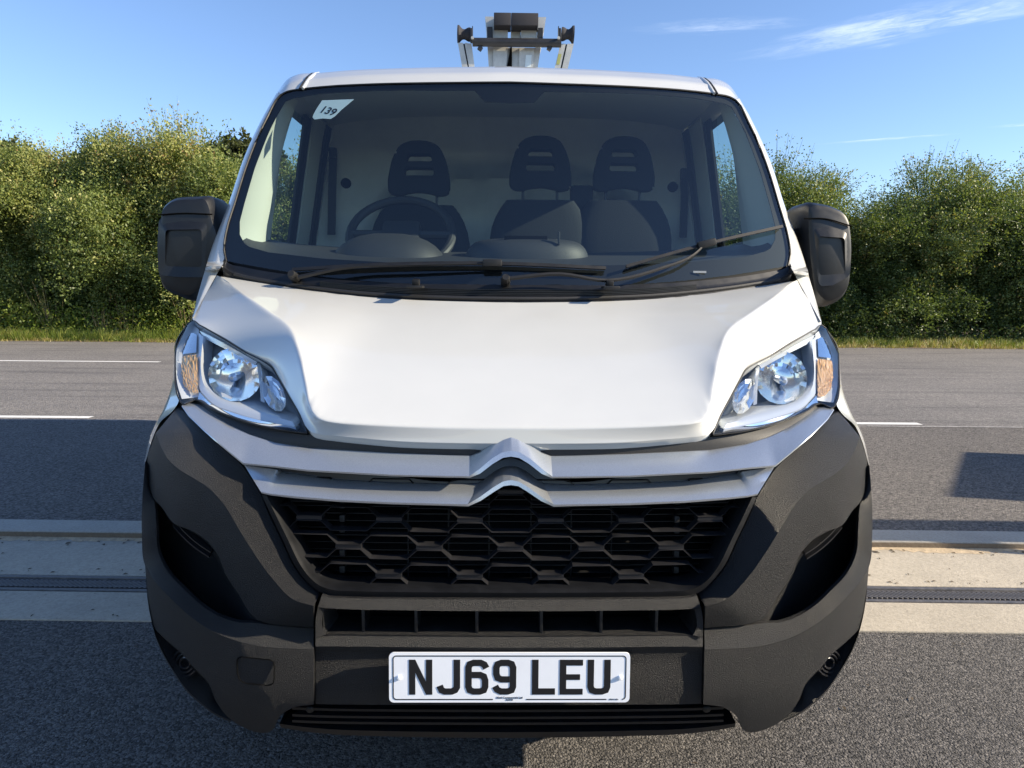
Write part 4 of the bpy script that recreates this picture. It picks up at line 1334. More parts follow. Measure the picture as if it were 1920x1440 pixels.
# printed border (open for the small print)
bp_ = rrect(PW - .018, PH - .014, .007)
def border(pts):
    mb_ = MB()
    out_, n__ = thick([(a * 1000, b_ * 1000) for a, b_ in pts], 2.1)
    V_ = [po + pu * (p.x / 1000) + pv * (p.y / 1000) for p in out_]
    tot_ = len(V_)
    vs = V_ + [p + pn * .0006 for p in V_]
    fs = [(i, i + 1, tot_ - 2 - i, tot_ - 1 - i) for i in range(n__ - 1)]
    fs = [tuple(tot_ + k for k in f) for f in fs] + [(i, (i + 1) % tot_, tot_ + (i + 1) % tot_, tot_ + i) for i in range(tot_)]
    mb_.add(vs, fs)
    return mb_.build('border_line', M['char'], plate)
full = bp_[6:12] + bp_[12:18]          # left side corners
hb, wb2 = (PH - .014) / 2, (PW - .018) / 2
border([(.210, -hb), (.036, -hb)])
border([(-.036, -hb)] + [bp_[17 - k] for k in range(0, 12)] + [bp_[5 - k] for k in range(0, 6)] + [bp_[23 - k] for k in range(0, 6)])
for ch, x0 in zip('NJ69LEU', (43, 103, 164, 224, 308, 368, 428)):
    o3 = po + pu * ((x0 - 260) / 1000) + pv * (-.0375)
    glyph(ch, o3, pu / 1000, pv / 1000 * .985, pn, .0008, 'character', M['char'], plate)
for x0 in (-.2385, .2385):
    mb = MB(); c_ = po + pu * x0 + pv * (.0005)
    mb.tube([c_, c_ + pn * .003, c_ + pn * .005], [.0055, .0052, .003], 12)
    mb.tube([c_ + pn * .0048, c_ + pn * .0053], [.0012, .0012], 6)
    mb.build('fixing_screw', M['plate'], plate)
def text(s, size, o3, ux, uz, nrm, mat, parent, shear=0.0, name='lettering', bold=0.0):
    cu_ = bpy.data.curves.new(name, 'FONT')
    cu_.body = s; cu_.size = size; cu_.align_x = 'CENTER'; cu_.align_y = 'CENTER'; cu_.shear = shear; cu_.extrude = .0003; cu_.offset = bold
    cu_.materials.append(mat)
    tmp_ = bpy.data.objects.new('tmp', cu_)
    COL.objects.link(tmp_)
    dg_ = bpy.context.evaluated_depsgraph_get()
    me_ = bpy.data.meshes.new_from_object(tmp_.evaluated_get(dg_))
    bpy.data.objects.remove(tmp_)
    o_ = bpy.data.objects.new(name, me_)
    COL.objects.link(o_)
    m_ = Matrix((ux.normalized(), uz.normalized(), nrm.normalized())).transposed().to_4x4()
    o_.matrix_world = Matrix.Translation(Vector(o3)) @ m_
    o_.parent = parent
    return o_
text('Ideal Commercials Ltd', .0062, po + pn * .0005 + pv * (-.0445), pu, pv, pn, M['char'], plate)
text('EXETER', .0044, po + pn * .0005 + pv * (-.0495), pu, pv, pn, M['char'], plate)
text('BSAU 145e', .0042, po + pn * .0005 + pu * .226 + pv * (-hb), pu, pv, pn, M['char'], plate)
# sticker digits
sc_px = hit([(614, 208)], glassF, .0096)[0]
sx = Vector(hit([(628, 211.5)], glassF, .0096)[0]) - Vector(hit([(600, 204.5)], glassF, .0096)[0])
sz = Vector((0, .444, 1)).normalized(); sx = sx.normalized(); sn = sx.cross(sz).normalized(); sz = sn.cross(sx)
text('139', .040, sc_px, sx, sz, sn, M['char'], stk, shear=.25, name='character', bold=.0007)

# ================================================================== cab interior
# dashboard
D0 = [(957, 499), (760, 496), (607, 487), (503, 475), (468, 464), (455, 452)]
D1 = [(957, 474), (760, 470), (620, 462), (520, 452), (490, 446), (478, 440)]
d0 = hit(interp_keys([(a, b_, 0) for a, b_ in D0], 5)[:, :2], glassF, .02)
d1 = atY(interp_keys([(a, b_, 0) for a, b_ in D1], 5)[:, :2], 1.34)
d2 = d1.copy(); d2[:, 1] += .10; d2[:, 2] -= .12
d3 = d2.copy(); d3[:, 2] = .7
dm = d0 * .5 + d1 * .5; dm[:, 2] += .006
mb = MB(); mb.grid(loft3([d0, dm, d1, d2, d3], 3))
dash = both(mb, 'dashboard', M['dash'], van, angle=50)
def hump(px_c, Y, w, d_, h, name, pw=2.6, mat='dash'):
    c = atY([px_c], np.array([Y]))[0]
    mb_ = MB(); g_ = []
    for i in range(9):
        t = i / 8
        zz_ = math.sin(t * math.pi / 2); rr = math.cos(t * math.pi / 2) ** (2 / pw) if t < 1 else .02
        row = []
        for k in range(24):
            a = 2 * math.pi * k / 24
            ca, sa = math.cos(a), math.sin(a)
            row.append((c[0] + w * rr * math.copysign(abs(ca) ** .75, ca), c[1] + d_ * rr * math.copysign(abs(sa) ** .75, sa), c[2] - h + 2 * h * zz_ * .5 * 1.0 + 0))
        g_.append(row)
    mb_.grid(np.array(g_), closed=True)
    return mb_.build(name, M[mat], dash, angle=60)
hump((730, 438), 1.16, .215, .16, .145, 'instrument_hood')
hump((988, 450), 1.17, .225, .15, .080, 'centre_console', 7.0)
c = atY([(1048, 447)], np.array([1.04]))[0]
mb = MB(); mb.box(tuple(c), (.007, .01, .045), bev=.002); mb.build('phone_clip', M['dash'], dash)
c = atY([(986, 447)], np.array([1.06]))[0]
mb = MB(); mb.box((c[0], c[1], c[2]), (.15, .004, .018), bev=.0015); mb.build('clip_slot', M['black'], dash)
# steering wheel
sc0 = atY([(752, 440)], np.array([1.36]))[0]
mb = MB()
Rt = Matrix.Rotation(rad(-42), 3, 'X')
ringp = [Vector(sc0) + Rt @ Vector((.198 * math.cos(t), 0, .198 * math.sin(t))) for t in np.linspace(0, 2 * math.pi, 41)]
mb.tube(ringp, .017, 10, cap=False)
sw = mb.build('steering_wheel', M['dash'], van)
mb = MB(); mb.box(tuple(sc0), (.15, .05, .12), Rt, bev=.02)
for a in (0, math.pi, -math.pi / 2):
    mb.tube([Vector(sc0), Vector(sc0) + Rt @ Vector((.19 * math.cos(a), 0, .19 * math.sin(a)))], .016, 8)
mb.build('wheel_hub', M['dash'], sw)
# seats
def seat(px_head, px_back, Y, w_head, name_y):
    root = empty('seat', (0, 0, 0), 0, van)
    c = atY([px_head], np.array([Y]))[0]
    # headrest: arched block with two slots
    hw, hh = .128, .112
    half_o = [(0, 1.0), (.30, .97), (.60, .82), (.80, .45), (.93, -.05), (1.0, -.60), (.97, -.88), (.70, -.97), (.45, -.90), (0, -.84)]
    outer = half_o + [(-x_, y_) for x_, y_ in half_o[-2:0:-1]]
    outer = interp_keys([(x_ * hw, y_ * hh, 0) for x_, y_ in outer + [outer[0]]], 4)[:-1, :2]
    def slot(cy_, w0_, w1_, h_):
        P_s = [(-w0_, cy_ - h_), (w0_, cy_ - h_), (w1_, cy_ + h_), (-w1_, cy_ + h_)]
        o_s = []
        for i_ in range(4):
            c0, p0, n0 = np.array(P_s[i_]), np.array(P_s[i_ - 1]), np.array(P_s[(i_ + 1) % 4])
            for t_ in np.linspace(0, 1, 5):
                d0, d1 = (p0 - c0) / np.linalg.norm(p0 - c0), (n0 - c0) / np.linalg.norm(n0 - c0)
                A0, B0 = c0 + d0 * h_ * .7 * (1 - t_), c0 + d1 * h_ * .7 * t_
                o_s.append(A0 * (1 - t_) + B0 * t_)
        return np.array(o_s)
    loops = [outer, slot(.047, .060, .048, .016), slot(-.012, .066, .062, .017)]
    bm = bmesh.new()
    for lp in loops:
        vs_ = [bm.verts.new((c[0] + p_[0], c[1], c[2] + p_[1])) for p_ in lp]
        for i_ in range(len(vs_)): bm.edges.new((vs_[i_], vs_[(i_ + 1) % len(vs_)]))
    bmesh.ops.triangle_fill(bm, use_beauty=True, edges=list(bm.edges))
    ext = bmesh.ops.extrude_face_region(bm, geom=list(bm.faces))
    for v_ in [e_ for e_ in ext['geom'] if isinstance(e_, bmesh.types.BMVert)]: v_.co.y += .075
    bm.verts.index_update()
    mb_ = MB(); mb_.add([tuple(v_.co) for v_ in bm.verts], [tuple(v_.index for v_ in f_.verts) for f_ in bm.faces]); bm.free()
    # softly padded outer edge
    ring = [(c[0] + p_[0] * .97, c[1] + .012, c[2] + p_[1] * .97) for p_ in outer]
    mb_.tube(ring + [ring[0]], .012, 8, cap=False)
    mb_.build('headrest', M['fabric'], root, angle=50, merge=0)
    mb_ = MB()
    for s in (-1, 1):
        mb_.tube([(c[0] + s * .075, c[1] + .03, c[2] - .20), (c[0] + s * .075, c[1] + .03, c[2] - .08)], .006, 8)
    mb_.build('headrest_post', M['steel_dark'], root)
    mb_ = MB(); g_ = []
    for t in np.linspace(0, 1, 14):
        ww = .150 + .070 * math.sin(min(1, t * 3.0) * math.pi / 2)
        zc = c[2] - .155 - .62 * t ** 1.15
        row = []
        for k in range(20):
            a = 2 * math.pi * k / 20
            ca, sa = math.cos(a), math.sin(a)
            row.append((c[0] + ww * math.copysign(abs(ca) ** .6, ca), c[1] + .02 + .07 * math.copysign(abs(sa) ** .6, sa) * (.6 + .4 * min(1, t * 3)), zc))
        g_.append(row)
    mb_.grid(np.array(g_), closed=True); mb_.f.append(tuple(len(mb_.v) - 280 + k for k in range(20)))
    mb_.build('backrest', M['fabric'], root, angle=60)
    mb_ = MB(); mb_.box((c[0], c[1] - .28, c[2] - .80), (.48, .55, .16), bev=.05); mb_.build('cushion', M['fabric'], root)
    return root
seat((785, 316), (0, 0), 1.72, .128, 0)
seat((1014, 307), (0, 0), 1.72, .128, 0)
seat((1171, 308), (0, 0), 1.72, .128, 0)
p = atY([(1090, 372)], np.array([1.78]))[0]
mb = MB(); mb.box((p[0], p[1], p[2] - .02), (.10, .05, .15), bev=.015); mb.build('belt_guide', M['fabric'], van)
# bulkhead with a raised arch and two holes
mb = MB()
xb = np.linspace(-.93, .93, 60); zb = np.linspace(.55, 2.13, 50)
Xb, Zb = np.meshgrid(xb, zb)
Xs_ = Xb * np.minimum(1, (XS(Zb) - .02) / .93)
arch = sstep(.10, -.06, (np.abs(Xb) / .74) ** 3 + ((Zb - 1.25) / .66) ** 4 - .75)
arch2 = sstep(.05, -.10, (np.abs(np.abs(Xb) - .30) / .24) ** 2.4 + (np.abs(Zb - 1.55) / .36) ** 3 - .8)
Yb_ = 2.06 + .15 * arch + .03 * arch2
mb.grid(np.stack([Xs_, Yb_, Zb], 2)); bulk = mb.build('bulkhead', M['bulkhead'], van, angle=70)
for px_ in ((648, 343), (1262, 350)):
    q = atY([px_], np.array([2.045]))[0]
    mb = MB(); mb.tube([q + np.array([0, .0, 0]), q + np.array([0, .06, 0])], [.024, .024], 14); mb.build('bulkhead_grommet', M['black'], bulk)
# seat belts on the door posts
for sgn, pxs in ((-1, [(624, 292), (623, 330), (622, 385), (621, 440)]), (1, [(1283, 330), (1284, 360), (1283, 400), (1281, 445)])):
    q = atY(pxs, np.full(4, 1.98))
    mb = MB(); mb.grid(loft3([q - np.array([.018, 0, 0]), q + np.array([.018, .004, 0])], 2), skirt=(0, .006, 0))
    mb.box(tuple(q[0] + np.array([0, 0, .01])), (.035, .03, .05), bev=.006)
    mb.build('seat_belt', M['rubber'], van)
# rear door post: black seal and pale post
mb = MB(); mb.grid(side_grid(1.90, 1.985, 2.02, 4, 8, 1.2, .03), skirt=(.014, 0, 0)); pair(mb, 'door_seal', M['rubber'], van)
mb = MB(); mb.grid(side_grid(1.70, 1.905, 2.02, 5, 8, 1.2, .034), skirt=(.006, 0, 0)); pair(mb, 'door_post_trim', M['trim_light'], van)
mb = MB(); mb.grid(side_grid(1.985, 2.07, 2.04, 4, 8, 1.0, .03)); pair(mb, 'cab_corner_trim', M['bulkhead'], van)
# inner door skin below the window
mb = MB(); mb.grid(side_grid(1.2, 2.06, 1.275, 6, 6, .6, .05), skirt=(0, 0, 0)); pair(mb, 'inner_door_skin', M['dash'], van)
# headliner
mb = MB()
yl = np.linspace(1.20, 2.1, 10)
g_ = np.array([[(x, y, min(2.10, 1.955 + (y - 1.13) * .55) - .05 * (abs(x) / .84) ** 4) for x in np.linspace(-.84, .84, 20)] for y in yl])
mb.grid(g_); mb.build('headliner', M['headliner'], van, angle=60)
q0 = hit([(700, 172), (957, 172)], glassF, .03); q1 = np.array([(-.52, 1.22, 2.0), (0, 1.22, 2.0)])
# cab floor
mb = MB(); mb.box((0, 1.6, .62), (1.85, .95, .04)); mb.build('cab_floor', M['black'], van)

# ---- wheels
def wheel(x, y):
    root = empty('wheel', (0, 0, 0), 0, van)
    s = 1 if x > 0 else -1
    prof = [(.205, -.10), (.30, -.112), (.335, -.10), (.343, -.06), (.343, .06), (.335, .10), (.30, .112), (.205, .10)]
    g_ = np.array([[(x + w_, y + r * math.cos(t), .343 + r * math.sin(t)) for t in np.linspace(0, 2 * math.pi, 37)[:-1]] for r, w_ in prof])
    mb_ = MB(); mb_.grid(g_, closed=True); mb_.build('tyre', M['tyre'], root)
    prof = [(.01, .05), (.06, .055), (.12, .03), (.18, .06), (.207, .10), (.207, -.10)]
    g_ = np.array([[(x + s * w_, y + r * math.cos(t), .343 + r * math.sin(t)) for t in np.linspace(0, 2 * math.pi, 33)[:-1]] for r, w_ in prof])
    mb_ = MB(); mb_.grid(g_, closed=True); mb_.build('rim', M['rim'], root)
for x, y in ((-.87, .98), (.87, .98), (-.86, 3.75), (.86, 3.75)):
    wheel(x, y)

# ================================================================== lift on the roof
lift = empty('access_lift', (0, 0, 0), YAW)
tag(lift, 'folded aluminium access lift with black cross tube lying on the van roof', 'lift')
YB = 2.35
def pY(px_, Y):
    return atY([px_], np.array([Y]))[0]
def quadbar(mb_, pts, Y, depth, Y2=None):
    q = atY(pts, np.array([Y] * len(pts)) if Y2 is None else np.array(Y2))
    mb_.prism(q, (0, depth, 0))
mb = MB(); a, b_ = pY((886, 79), YB), pY((1052, 81), YB)
mb.tube([a, b_], .021, 14)
for x_ in (901, 1030):
    q = pY((x_, 91), YB); mb.box(tuple(q), (.02, .02, .02), Matrix.Rotation(.6, 3, 'Y'))
mb.build('cross_tube', M['steel_dark'], lift)
# side arms: two parallel rails each
for sgn, r1, r2 in ((-1, [(858.5, 80), (868, 80), (877, 126), (866.5, 126)], [(871, 80), (884, 82), (890, 126), (879.5, 126)]),
                    (1, [(1051, 82), (1061, 82), (1051, 127), (1040, 127)], [(1064, 82), (1076, 82), (1065, 127), (1054, 127)])):
    mb = MB()
    quadbar(mb, r1, YB + .02, .06); quadbar(mb, r2, YB + .02, .06)
    ar = mb.build('side_arm', M['alu'], lift, flat=True)
    mb = MB(); quadbar(mb, [(867.5, 82), (871.5, 82), (880.5, 126), (876.5, 126)] if sgn < 0 else [(1060.5, 83), (1064.5, 83), (1054.5, 127), (1050.5, 127)], YB + .035, .04)
    mb.build('arm_groove', M['steel_dark'], ar, flat=True)
    if sgn > 0:
        mb = MB(); quadbar(mb, [(1047, 101), (1053, 101), (1049, 121), (1043, 121)], YB + .0185, .0012); mb.build('algae_stain', M['alu_dirty'], ar)
    # end roller on top of the arm
    mb = MB()
    x0, x1 = (858, 882) if sgn < 0 else (1053, 1076)
    a, b_ = pY((x0, 64), YB + .04), pY((x1, 65), YB + .04)
    ts = np.linspace(0, 1, 9)
    prof = np.array([.043, .043, .033, .026, .024, .026, .031, .034, .034])
    if sgn > 0: prof = prof[::-1]
    mb.tube([a + (b_ - a) * t for t in ts], list(prof), 18)
    mb.build('end_roller', M['pad'], ar)
    mb = MB(); x_ = 884 if sgn < 0 else 1049
    q = pY((x_, 67), YB + .01); mb.box(tuple(q), (.014, .05, .06), bev=.004)
    q = pY((x_ + (2 if sgn < 0 else -2), 56), YB + .01); mb.box(tuple(q), (.004, .02, .03))
    mb.build('bracket', M['steel_dark'], ar)
    mb = MB(); q = pY((x_ + (2 if sgn < 0 else -2), 73), YB - .01); mb.tube([q, q + np.array([0, -.02, 0])], .007, 10); mb.build('bolt', M['alu'], ar)
# central boom
mb = MB()
quadbar(mb, [(916, 88), (1014, 90), (1008, 128), (919, 127)], YB + .05, .9)
boom = mb.build('boom', M['alu'], lift, flat=True)
mb = MB(); quadbar(mb, [(927, 88), (957, 88), (954, 128), (928, 127)], YB + .035, .02); mb.build('boom_plate', M['alu'], boom, flat=True); mb = MB(); quadbar(mb, [(974, 89), (1002, 90), (999, 128), (973, 128)], YB + .035, .02); mb.build('boom_plate', M['alu'], boom, flat=True)
mb = MB(); quadbar(mb, [(957.5, 86), (960, 86), (960, 128), (955, 128)], YB + .030, .02); mb.build('boom_gap', M['black'], boom, flat=True)
mb = MB(); quadbar(mb, [(986, 103), (997, 103), (995, 128), (984, 128)], YB + .032, .002); mb.build('boom_label', M['sticker'], boom)
mb = MB(); quadbar(mb, [(911, 31), (928, 31), (931, 56), (928, 64), (917, 72), (914, 56)], YB + .06, .3); mb.build('head_plate', M['alu'], lift, flat=True); mb = MB(); quadbar(mb, [(1008, 32), (1024, 32), (1020, 58), (1016, 72), (1008, 60)], YB + .06, .3)
mb.build('head_plate', M['alu'], lift, flat=True)
mb = MB(); quadbar(mb, [(915, 50), (926, 50), (926, 76), (915, 76)], YB + .03, .05); mb.build('head_bracket', M['steel_dark'], lift, flat=True); mb = MB(); quadbar(mb, [(1009, 52), (1018, 52), (1018, 76), (1009, 76)], YB + .03, .05); mb.build('head_bracket', M['steel_dark'], lift, flat=True)
mb = MB()
c = pY((967.5, 42.5), YB + .03); w_ = pY((1007, 42), YB)[0] - pY((927, 42), YB)[0]; h_ = pY((960, 31), YB)[2] - pY((960, 54.5), YB)[2]
mb.box((c[0] - w_ * .31, c[1], c[2]), (w_ * .388, .10, h_), bev=.003); mb.box((c[0] + w_ * .195, c[1], c[2]), (w_ * .612, .10, h_), bev=.003)
mb.build('bump_pad', M['pad'], lift)
mb = MB(); quadbar(mb, [(927, 55), (957, 55), (957, 71), (927, 71)], YB + .05, .1); quadbar(mb, [(977, 56), (1006, 56), (1006, 71), (977, 71)], YB + .05, .1); quadbar(mb, [(958, 55.5), (976, 56), (976, 71), (958, 71)], YB + .07, .1)
mb.build('head_box', M['alu'], lift, flat=True)

# ================================================================== hedge, trees, grass
def leafmesh(name, P, D, size, tint, mat, rg, aspect=.5):
    """one rhombic leaf per point P pointing along D"""
    n_ = len(P)
    r = rg.normal(size=(n_, 3)); s = np.cross(D, r); s /= np.linalg.norm(s, axis=1)[:, None] + 1e-9
    L = size[:, None]
    nrm = np.cross(D, s)
    v0 = P; v2 = P + D * L
    m_ = P + D * L * .5 + nrm * L * .10
    v1 = m_ + s * L * aspect * .5; v3 = m_ - s * L * aspect * .5
    V = np.stack([v0, v1, v2, v3], 1).reshape(-1, 3)
    return V, np.repeat(tint, 1)

def build_leaves(name, V, tint, mat, extra=None, parent=None):
    nq = len(V) // 4
    me = bpy.data.meshes.new(name)
    me.vertices.add(len(V)); me.vertices.foreach_set('co', V.astype(np.float32).ravel())
    me.loops.add(nq * 4); me.loops.foreach_set('vertex_index', np.arange(nq * 4, dtype=np.int32))
    me.polygons.add(nq); me.polygons.foreach_set('loop_start', np.arange(0, nq * 4, 4, dtype=np.int32))
    me.update(calc_edges=True)
    a = me.attributes.new('tint', 'FLOAT', 'FACE'); a.data.foreach_set('value', np.clip(tint, 0, 1).astype(np.float32))
    me.materials.append(mat)
    return me

def crown(seed, w, d, h, nblob, nspray, leaf, z0=.15, ragged=1.0, perspray=17):
    rg = np.random.default_rng(seed)
    blobs = []
    for i in range(nblob):
        z = z0 + (h - z0) * (.08 + .80 * rg.random())
        k = 1.0 - .35 * max(0, z / h - .6) / .4
        blobs.append((rg.normal(0, w * .27) * k, rg.normal(0, d * .24) * k, z, rg.uniform(.26, .55) * w * .42))
    blobs = np.array(blobs)
    bi = rg.integers(0, nblob, nspray)
    dirs = rg.normal(size=(nspray, 3)); dirs[:, 2] = dirs[:, 2] * .8 + .25; dirs /= np.linalg.norm(dirs, axis=1)[:, None]
    c = blobs[bi]
    base_ = c[:, :3] + dirs * (c[:, 3:4] * rg.uniform(.45, 1.0, (nspray, 1)))
    base_[:, 2] = np.clip(base_[:, 2], .05, h * 1.0)
    up = np.clip((base_[:, 2] / h - .72) / .28, 0, 1)
    dd = dirs * (1 - .5 * up[:, None]) + np.array([0, 0, 1.0]) * (.25 + .9 * up[:, None]); dd /= np.linalg.norm(dd, axis=1)[:, None]
    ln2 = rg.uniform(.22, .55, nspray) * (1 + ragged * up * rg.random(nspray) * 1.1)
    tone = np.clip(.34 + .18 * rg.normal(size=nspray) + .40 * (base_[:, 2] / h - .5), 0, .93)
    tone = np.where(rg.random(nspray) < .03, .97, tone)
    btone = rg.normal(0, .15, nblob)
    tone = np.clip(tone + btone[bi], 0, 1)
    t = rg.random((nspray, perspray)) ** .8
    jit = rg.normal(0, .055, (nspray, perspray, 3))
    P = base_[:, None, :] + dd[:, None, :] * (t * ln2[:, None])[:, :, None] + jit * (1 + .6 * (1 - t))[:, :, None]
    D = dd[:, None, :] * .5 + rg.normal(0, .75, (nspray, perspray, 3)); D /= np.linalg.norm(D, axis=2)[:, :, None]
    size = rg.uniform(.7, 1.3, (nspray, perspray)) * leaf
    tt = np.clip(tone[:, None] + rg.normal(0, .05, (nspray, perspray)), 0, 1)
    V, ti = leafmesh('', P.reshape(-1, 3), D.reshape(-1, 3), size.ravel(), tt.ravel(), None, rg, .55)
    # twigs of the longest sprays as slim blades
    sel = np.where(ln2 > .5)[0]
    tw = []
    for i in sel:
        a, b_ = base_[i] - dd[i] * .15, base_[i] + dd[i] * ln2[i]
        s = np.cross(dd[i], [.3, 1, .1]); s /= np.linalg.norm(s)
        tw += [a - s * .006, a + s * .006, b_ + s * .002, b_ - s * .002]
    if tw:
        V = np.concatenate([V, np.array(tw)]); ti = np.concatenate([ti, np.full(len(tw) // 4, .0)])
    return V, ti

def trunk(seed, h, r, name, parent, n_=5, spread=.5):
    rg = np.random.default_rng(seed); mb_ = MB()
    for i in range(n_):
        a = rg.uniform(0, 2 * math.pi); sp = spread * rg.uniform(.3, 1)
        hh = h * rg.uniform(.6, .85)
        pts = [(0.08 * math.cos(a), .08 * math.sin(a), -.1), (sp * .25 * math.cos(a), sp * .25 * math.sin(a), hh * .3), (sp * .6 * math.cos(a + .2), sp * .6 * math.sin(a + .2), hh * .65), (sp * math.cos(a + .3), sp * math.sin(a + .3), hh)]
        mb_.tube(pts, [r, r * .8, r * .5, r * .15], 6)
    return mb_.build(name, M['bark'], parent)

protos = []
for i, (w_, d_, h_, nb_, ns_, lf, mat, rag) in enumerate((
        (3.2, 2.6, 5.0, 46, 5600, .068, 'leaf_a', 1.1), (3.0, 2.6, 4.7, 42, 5600, .066, 'leaf_a', 1.4),
        (3.2, 2.6, 4.6, 46, 5600, .062, 'leaf_b', 1.6), (3.0, 2.6, 4.9, 44, 5600, .062, 'leaf_b', 1.3))):
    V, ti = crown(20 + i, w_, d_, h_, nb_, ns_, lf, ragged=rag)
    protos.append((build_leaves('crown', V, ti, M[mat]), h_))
tr_me = []
def place_shrub(x, y, h, kind, label, rz, group='shrubs of the hedge beyond the road', sx_=1.0):
    root = empty('hedge_shrub', (x, y, Z2), rz)
    me, h0_ = protos[kind]
    s = h / h0_
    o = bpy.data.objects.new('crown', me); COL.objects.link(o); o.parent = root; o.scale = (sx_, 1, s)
    if not tr_me:
        t = trunk(3, 4.6, .06, 'trunk', root); tr_me.append(t.data)
    else:
        t = bpy.data.objects.new('trunk', tr_me[0]); COL.objects.link(t); t.parent = root
    t.scale = (1, 1, s)
    tag(root, label, 'shrub', group)
    return root
YH = 18.0
front = [(-17.0, 4.8, 1), (-14.8, 4.6, 0), (-12.8, 4.75, 1), (-10.9, 5.25, 0), (-9.4, 5.1, 1), (-7.6, 4.5, 0), (-5.4, 4.4, 1), (-2.6, 4.4, 0), (-.2, 4.4, 3), (2.2, 4.4, 2), (4.3, 4.4, 3), (6.0, 4.65, 2), (7.5, 4.4, 3), (9.4, 3.5, 2), (11.5, 4.7, 3), (13.4, 4.5, 2), (15.4, 4.4, 3), (17.5, 4.4, 2)]
lab = {0: 'olive green hedge shrub cut by the left frame edge', 1: 'yellow green hedge shrub at the far left of the left hedge', 2: 'yellow green hedge shrub second from the left of the left hedge',
       3: 'tallest ragged olive shrub in the middle of the left hedge', 4: 'tall pale green shrub beside the left door mirror', 5: 'green shrub between the left mirror and the van pillar',
       6: 'green shrub seen through the driver side window', 7: 'shrub hidden behind the cab roof left of centre', 8: 'shrub hidden behind the middle of the van', 9: 'shrub hidden behind the cab right of centre',
       10: 'shrub seen through the passenger side window', 11: 'green shrub just right of the right van pillar', 12: 'dark green shrub right behind the right door mirror', 13: 'low dip in the right hedge with thin sprays against the sky',
       14: 'dark shrub with long upright shoots in the middle of the right hedge', 15: 'dark green shrub with ragged top near the right frame edge', 16: 'dark green shrub cut by the right frame edge', 17: 'outermost shrub of the right hedge past the frame edge'}
for i, (x, h, k) in enumerate(front):
    place_shrub(x, YH + rng.uniform(-.25, .35), h, k, lab[i], rng.uniform(0, 6.28))
for x, h, k, w_ in ((-19.2, 4.9, 0, 'first'), (-21.6, 4.7, 1, 'second'), (-24.0, 4.8, 0, 'third'), (19.6, 4.4, 3, 'first'), (21.8, 4.6, 2, 'second'), (24.2, 4.3, 3, 'third')):
    place_shrub(x, YH + .2, h, k, '%s hedge shrub beyond the %s frame edge' % (w_, 'left' if x < 0 else 'right'), x)
RL = ['farthest left', 'second from the left', 'third from the left', 'fourth from the left', 'behind the tall mirror side', 'behind the van pillar on the left', 'behind the van pillar on the right', 'behind the right door mirror', 'behind the low dip', 'behind the long upright shoots', 'behind the ragged dark shrub', 'at the right end']
for i, (x, h, k) in enumerate([(-16, 4.6, 0), (-13.7, 4.5, 1), (-11.6, 4.8, 0), (-10.0, 4.9, 0), (-8.0, 4.4, 1), (-5.6, 4.2, 0), (5.4, 4.1, 3), (7.0, 4.0, 2), (9.4, 2.9, 3), (11.6, 4.1, 2), (13.2, 4.0, 3), (15.6, 3.9, 2)]):
    place_shrub(x, YH + 1.7, h, k, 'rear row shrub of the %s hedge, %s' % ('left' if x < 0 else 'right', RL[i]), rng.uniform(0, 6.28), 'rear row of the %s hedge' % ('left' if x < 0 else 'right'), 1.1)
# low leafy growth along the foot of the hedge
def low_plants(name, x0, x1, y0, y1, n_, hmax, leaf, mat, seed):
    rg = np.random.default_rng(seed)
    nc = n_ // 24
    cx, cy = rg.uniform(x0, x1, nc), rg.uniform(y0, y1, nc)
    hh = hmax * rg.uniform(.35, 1, nc)
    P = np.stack([cx[:, None] + rg.normal(0, .16, (nc, 24)), cy[:, None] + rg.normal(0, .16, (nc, 24)), rg.random((nc, 24)) * hh[:, None] + Z2], 2)
    D = rg.normal(0, .8, (nc, 24, 3)); D[:, :, 2] += .5; D /= np.linalg.norm(D, axis=2)[:, :, None]
    tn = np.clip(rg.uniform(.1, .75, nc)[:, None] + rg.normal(0, .12, (nc, 24)), 0, 1)
    V, ti = leafmesh('', P.reshape(-1, 3), D.reshape(-1, 3), rg.uniform(.6, 1.3, nc * 24) * leaf, tn.ravel(), None, rg, .5)
    o = bpy.data.objects.new(name, build_leaves(name, V, ti, mat)); COL.objects.link(o); o['kind'] = 'stuff'
    return o
low_plants('undergrowth', -19, -4.5, 16.1, 17.2, 26000, .95, .085, M['grass'], 5)
low_plants('undergrowth', -4.5, 19, 16.4, 17.3, 22000, .65, .080, M['leaf_b'], 6)
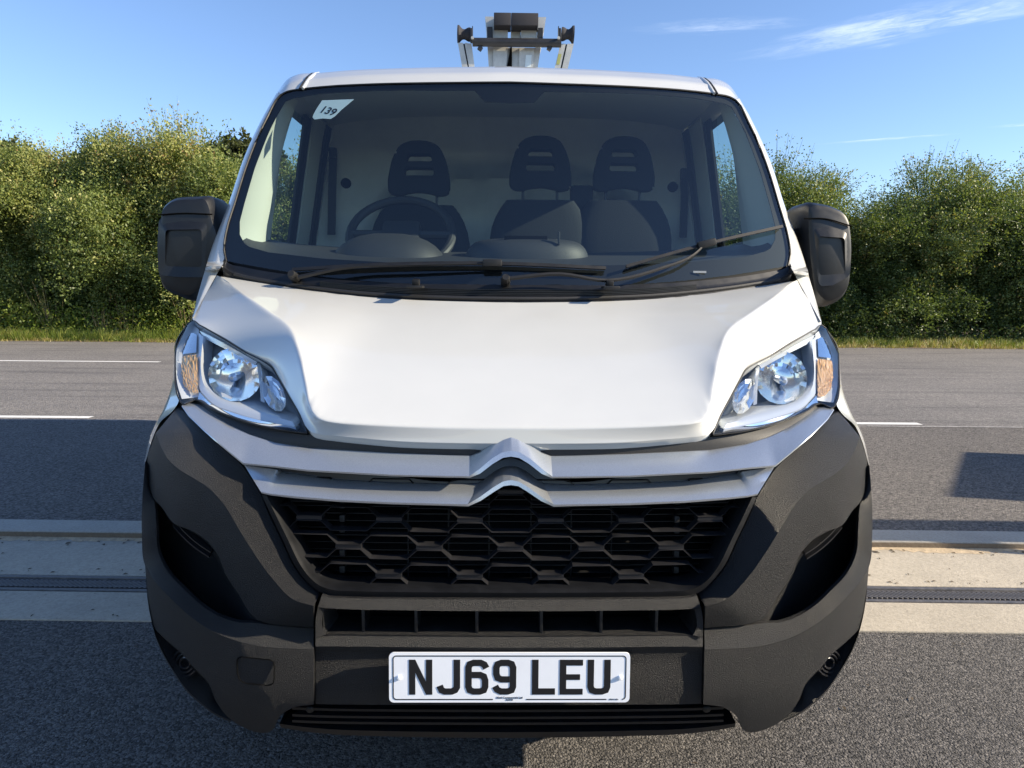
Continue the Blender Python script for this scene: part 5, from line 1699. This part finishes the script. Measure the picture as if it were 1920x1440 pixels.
def blades(name, n_, x0, x1, y0, y1, h0_, h1_, wid, mat, seed, lean=.35, t0=0, t1=1, clump=True):
    rg = np.random.default_rng(seed)
    if clump:
        nc = n_ // 14
        x = np.repeat(rg.uniform(x0, x1, nc), 14) + rg.normal(0, .05, nc * 14); y = np.repeat(rg.uniform(y0, y1, nc), 14) + rg.normal(0, .04, nc * 14)
        hs = np.repeat(rg.uniform(h0_, h1_, nc), 14) * rg.uniform(.6, 1.1, nc * 14)
        tt = np.clip(np.repeat(rg.uniform(t0, t1, nc), 14) + rg.normal(0, .08, nc * 14), 0, 1)
    else:
        x, y = rg.uniform(x0, x1, n_), rg.uniform(y0, y1, n_); hs = rg.uniform(h0_, h1_, n_); tt = rg.uniform(t0, t1, n_)
    k = len(x)
    a = rg.uniform(0, 2 * math.pi, k); ln3 = rg.normal(0, lean, (k, 2))
    s = np.stack([np.cos(a), np.sin(a) * .4, np.zeros(k)], 1) * wid
    b_ = np.stack([x, y, np.full(k, Z2)], 1); tp = b_ + np.stack([ln3[:, 0] * hs, ln3[:, 1] * hs, hs], 1)
    V = np.stack([b_ - s, b_ + s, tp + s * .2, tp - s * .2], 1).reshape(-1, 3)
    o = bpy.data.objects.new(name, build_leaves(name, V, tt, mat)); COL.objects.link(o); o['kind'] = 'stuff'
    return o
blades('grass', 30000, -19, -4, 15.6, 16.5, .10, .34, .011, M['grass'], 1, t0=.15, t1=.85)
blades('grass', 26000, -4, 19, 15.6, 16.6, .06, .26, .011, M['grass'], 2, t0=.3, t1=1.0)
blades('dry_grass', 9000, -19, 19, 15.42, 15.8, .03, .12, .012, M['grass'], 3, t0=.75, t1=1.0)
blades('dry_stalks', 150, -14.5, -6.6, 16.1, 16.5, .7, 1.75, .010, M['straw'], 4, .22, clump=True)

# far trees on rising ground behind the left hedge
V, ti = crown(77, 9, 8, 13.5, 30, 3600, .36, z0=3.0, ragged=.4, perspray=12)
far_me = build_leaves('crown', V, ti, M['leaf_far'])
for i, (x, y, h, lb) in enumerate(((-44, 62, 14.2, 'dark distant tree above the left end of the hedge'), (-36.5, 64, 13.8, 'distant tree behind the tall ragged shrub of the left hedge'), (-29, 63, 13.6, 'distant dark tree showing over the hedge left of the van'), (-24, 62, 14.6, 'rounded distant tree nearest to the van roof on the left'))):
    root = empty('distant_tree', (x, y, 0), i * 1.3)
    o = bpy.data.objects.new('crown', far_me); COL.objects.link(o); o.parent = root; o.scale = (1, 1, h / 13.5)
    t = trunk(50 + i, 11, .3, 'trunk', root, 4, 2.0)
    tag(root, lb, 'tree', 'distant trees behind the left hedge')

# ================================================================== boards added unseen right of the frame to cast shadows on the tarmac
board = empty('sign_board', (7.2, 0, Z2))  # made-up board, shaped to throw the slanted patch of shadow
tag(board, 'grey backed board with sloping top on two posts standing right of the frame', 'sign')
mb = MB(); mb.prism([(-.2, 1.95, .55), (-.2, 2.015, 2.13), (-.2, 3.47, 1.68), (-.2, 3.56, .55)], (.05, 0, 0)); mb.build('panel', M['signgrey'], board, flat=True)
for s in (2.3, 3.2):
    mb = MB(); mb.tube([(-.12, s, -.05), (-.12, s, 1.6)], .03, 10); mb.build('post', M['rim'], board)
caster = empty('barrier_gate', (6.2, 1.62, 0), CH_ROT)  # made-up boarding, added out of view to throw the long strip of shadow
tag(caster, 'boarded barrier gate standing open beside the concrete strip right of the frame', 'gate')
for k in range(6):
    mb = MB(); mb.box((0, 0, 1.09 + .155 * k), (5.6, .03, .152), bev=.004); mb.build('board', M['signgrey'], caster)
for x in (-2.3, 0, 2.3):
    mb = MB(); mb.box((x, .045, .82), (.07, .05, 1.75), bev=.004); mb.build('post', M['rim'], caster)
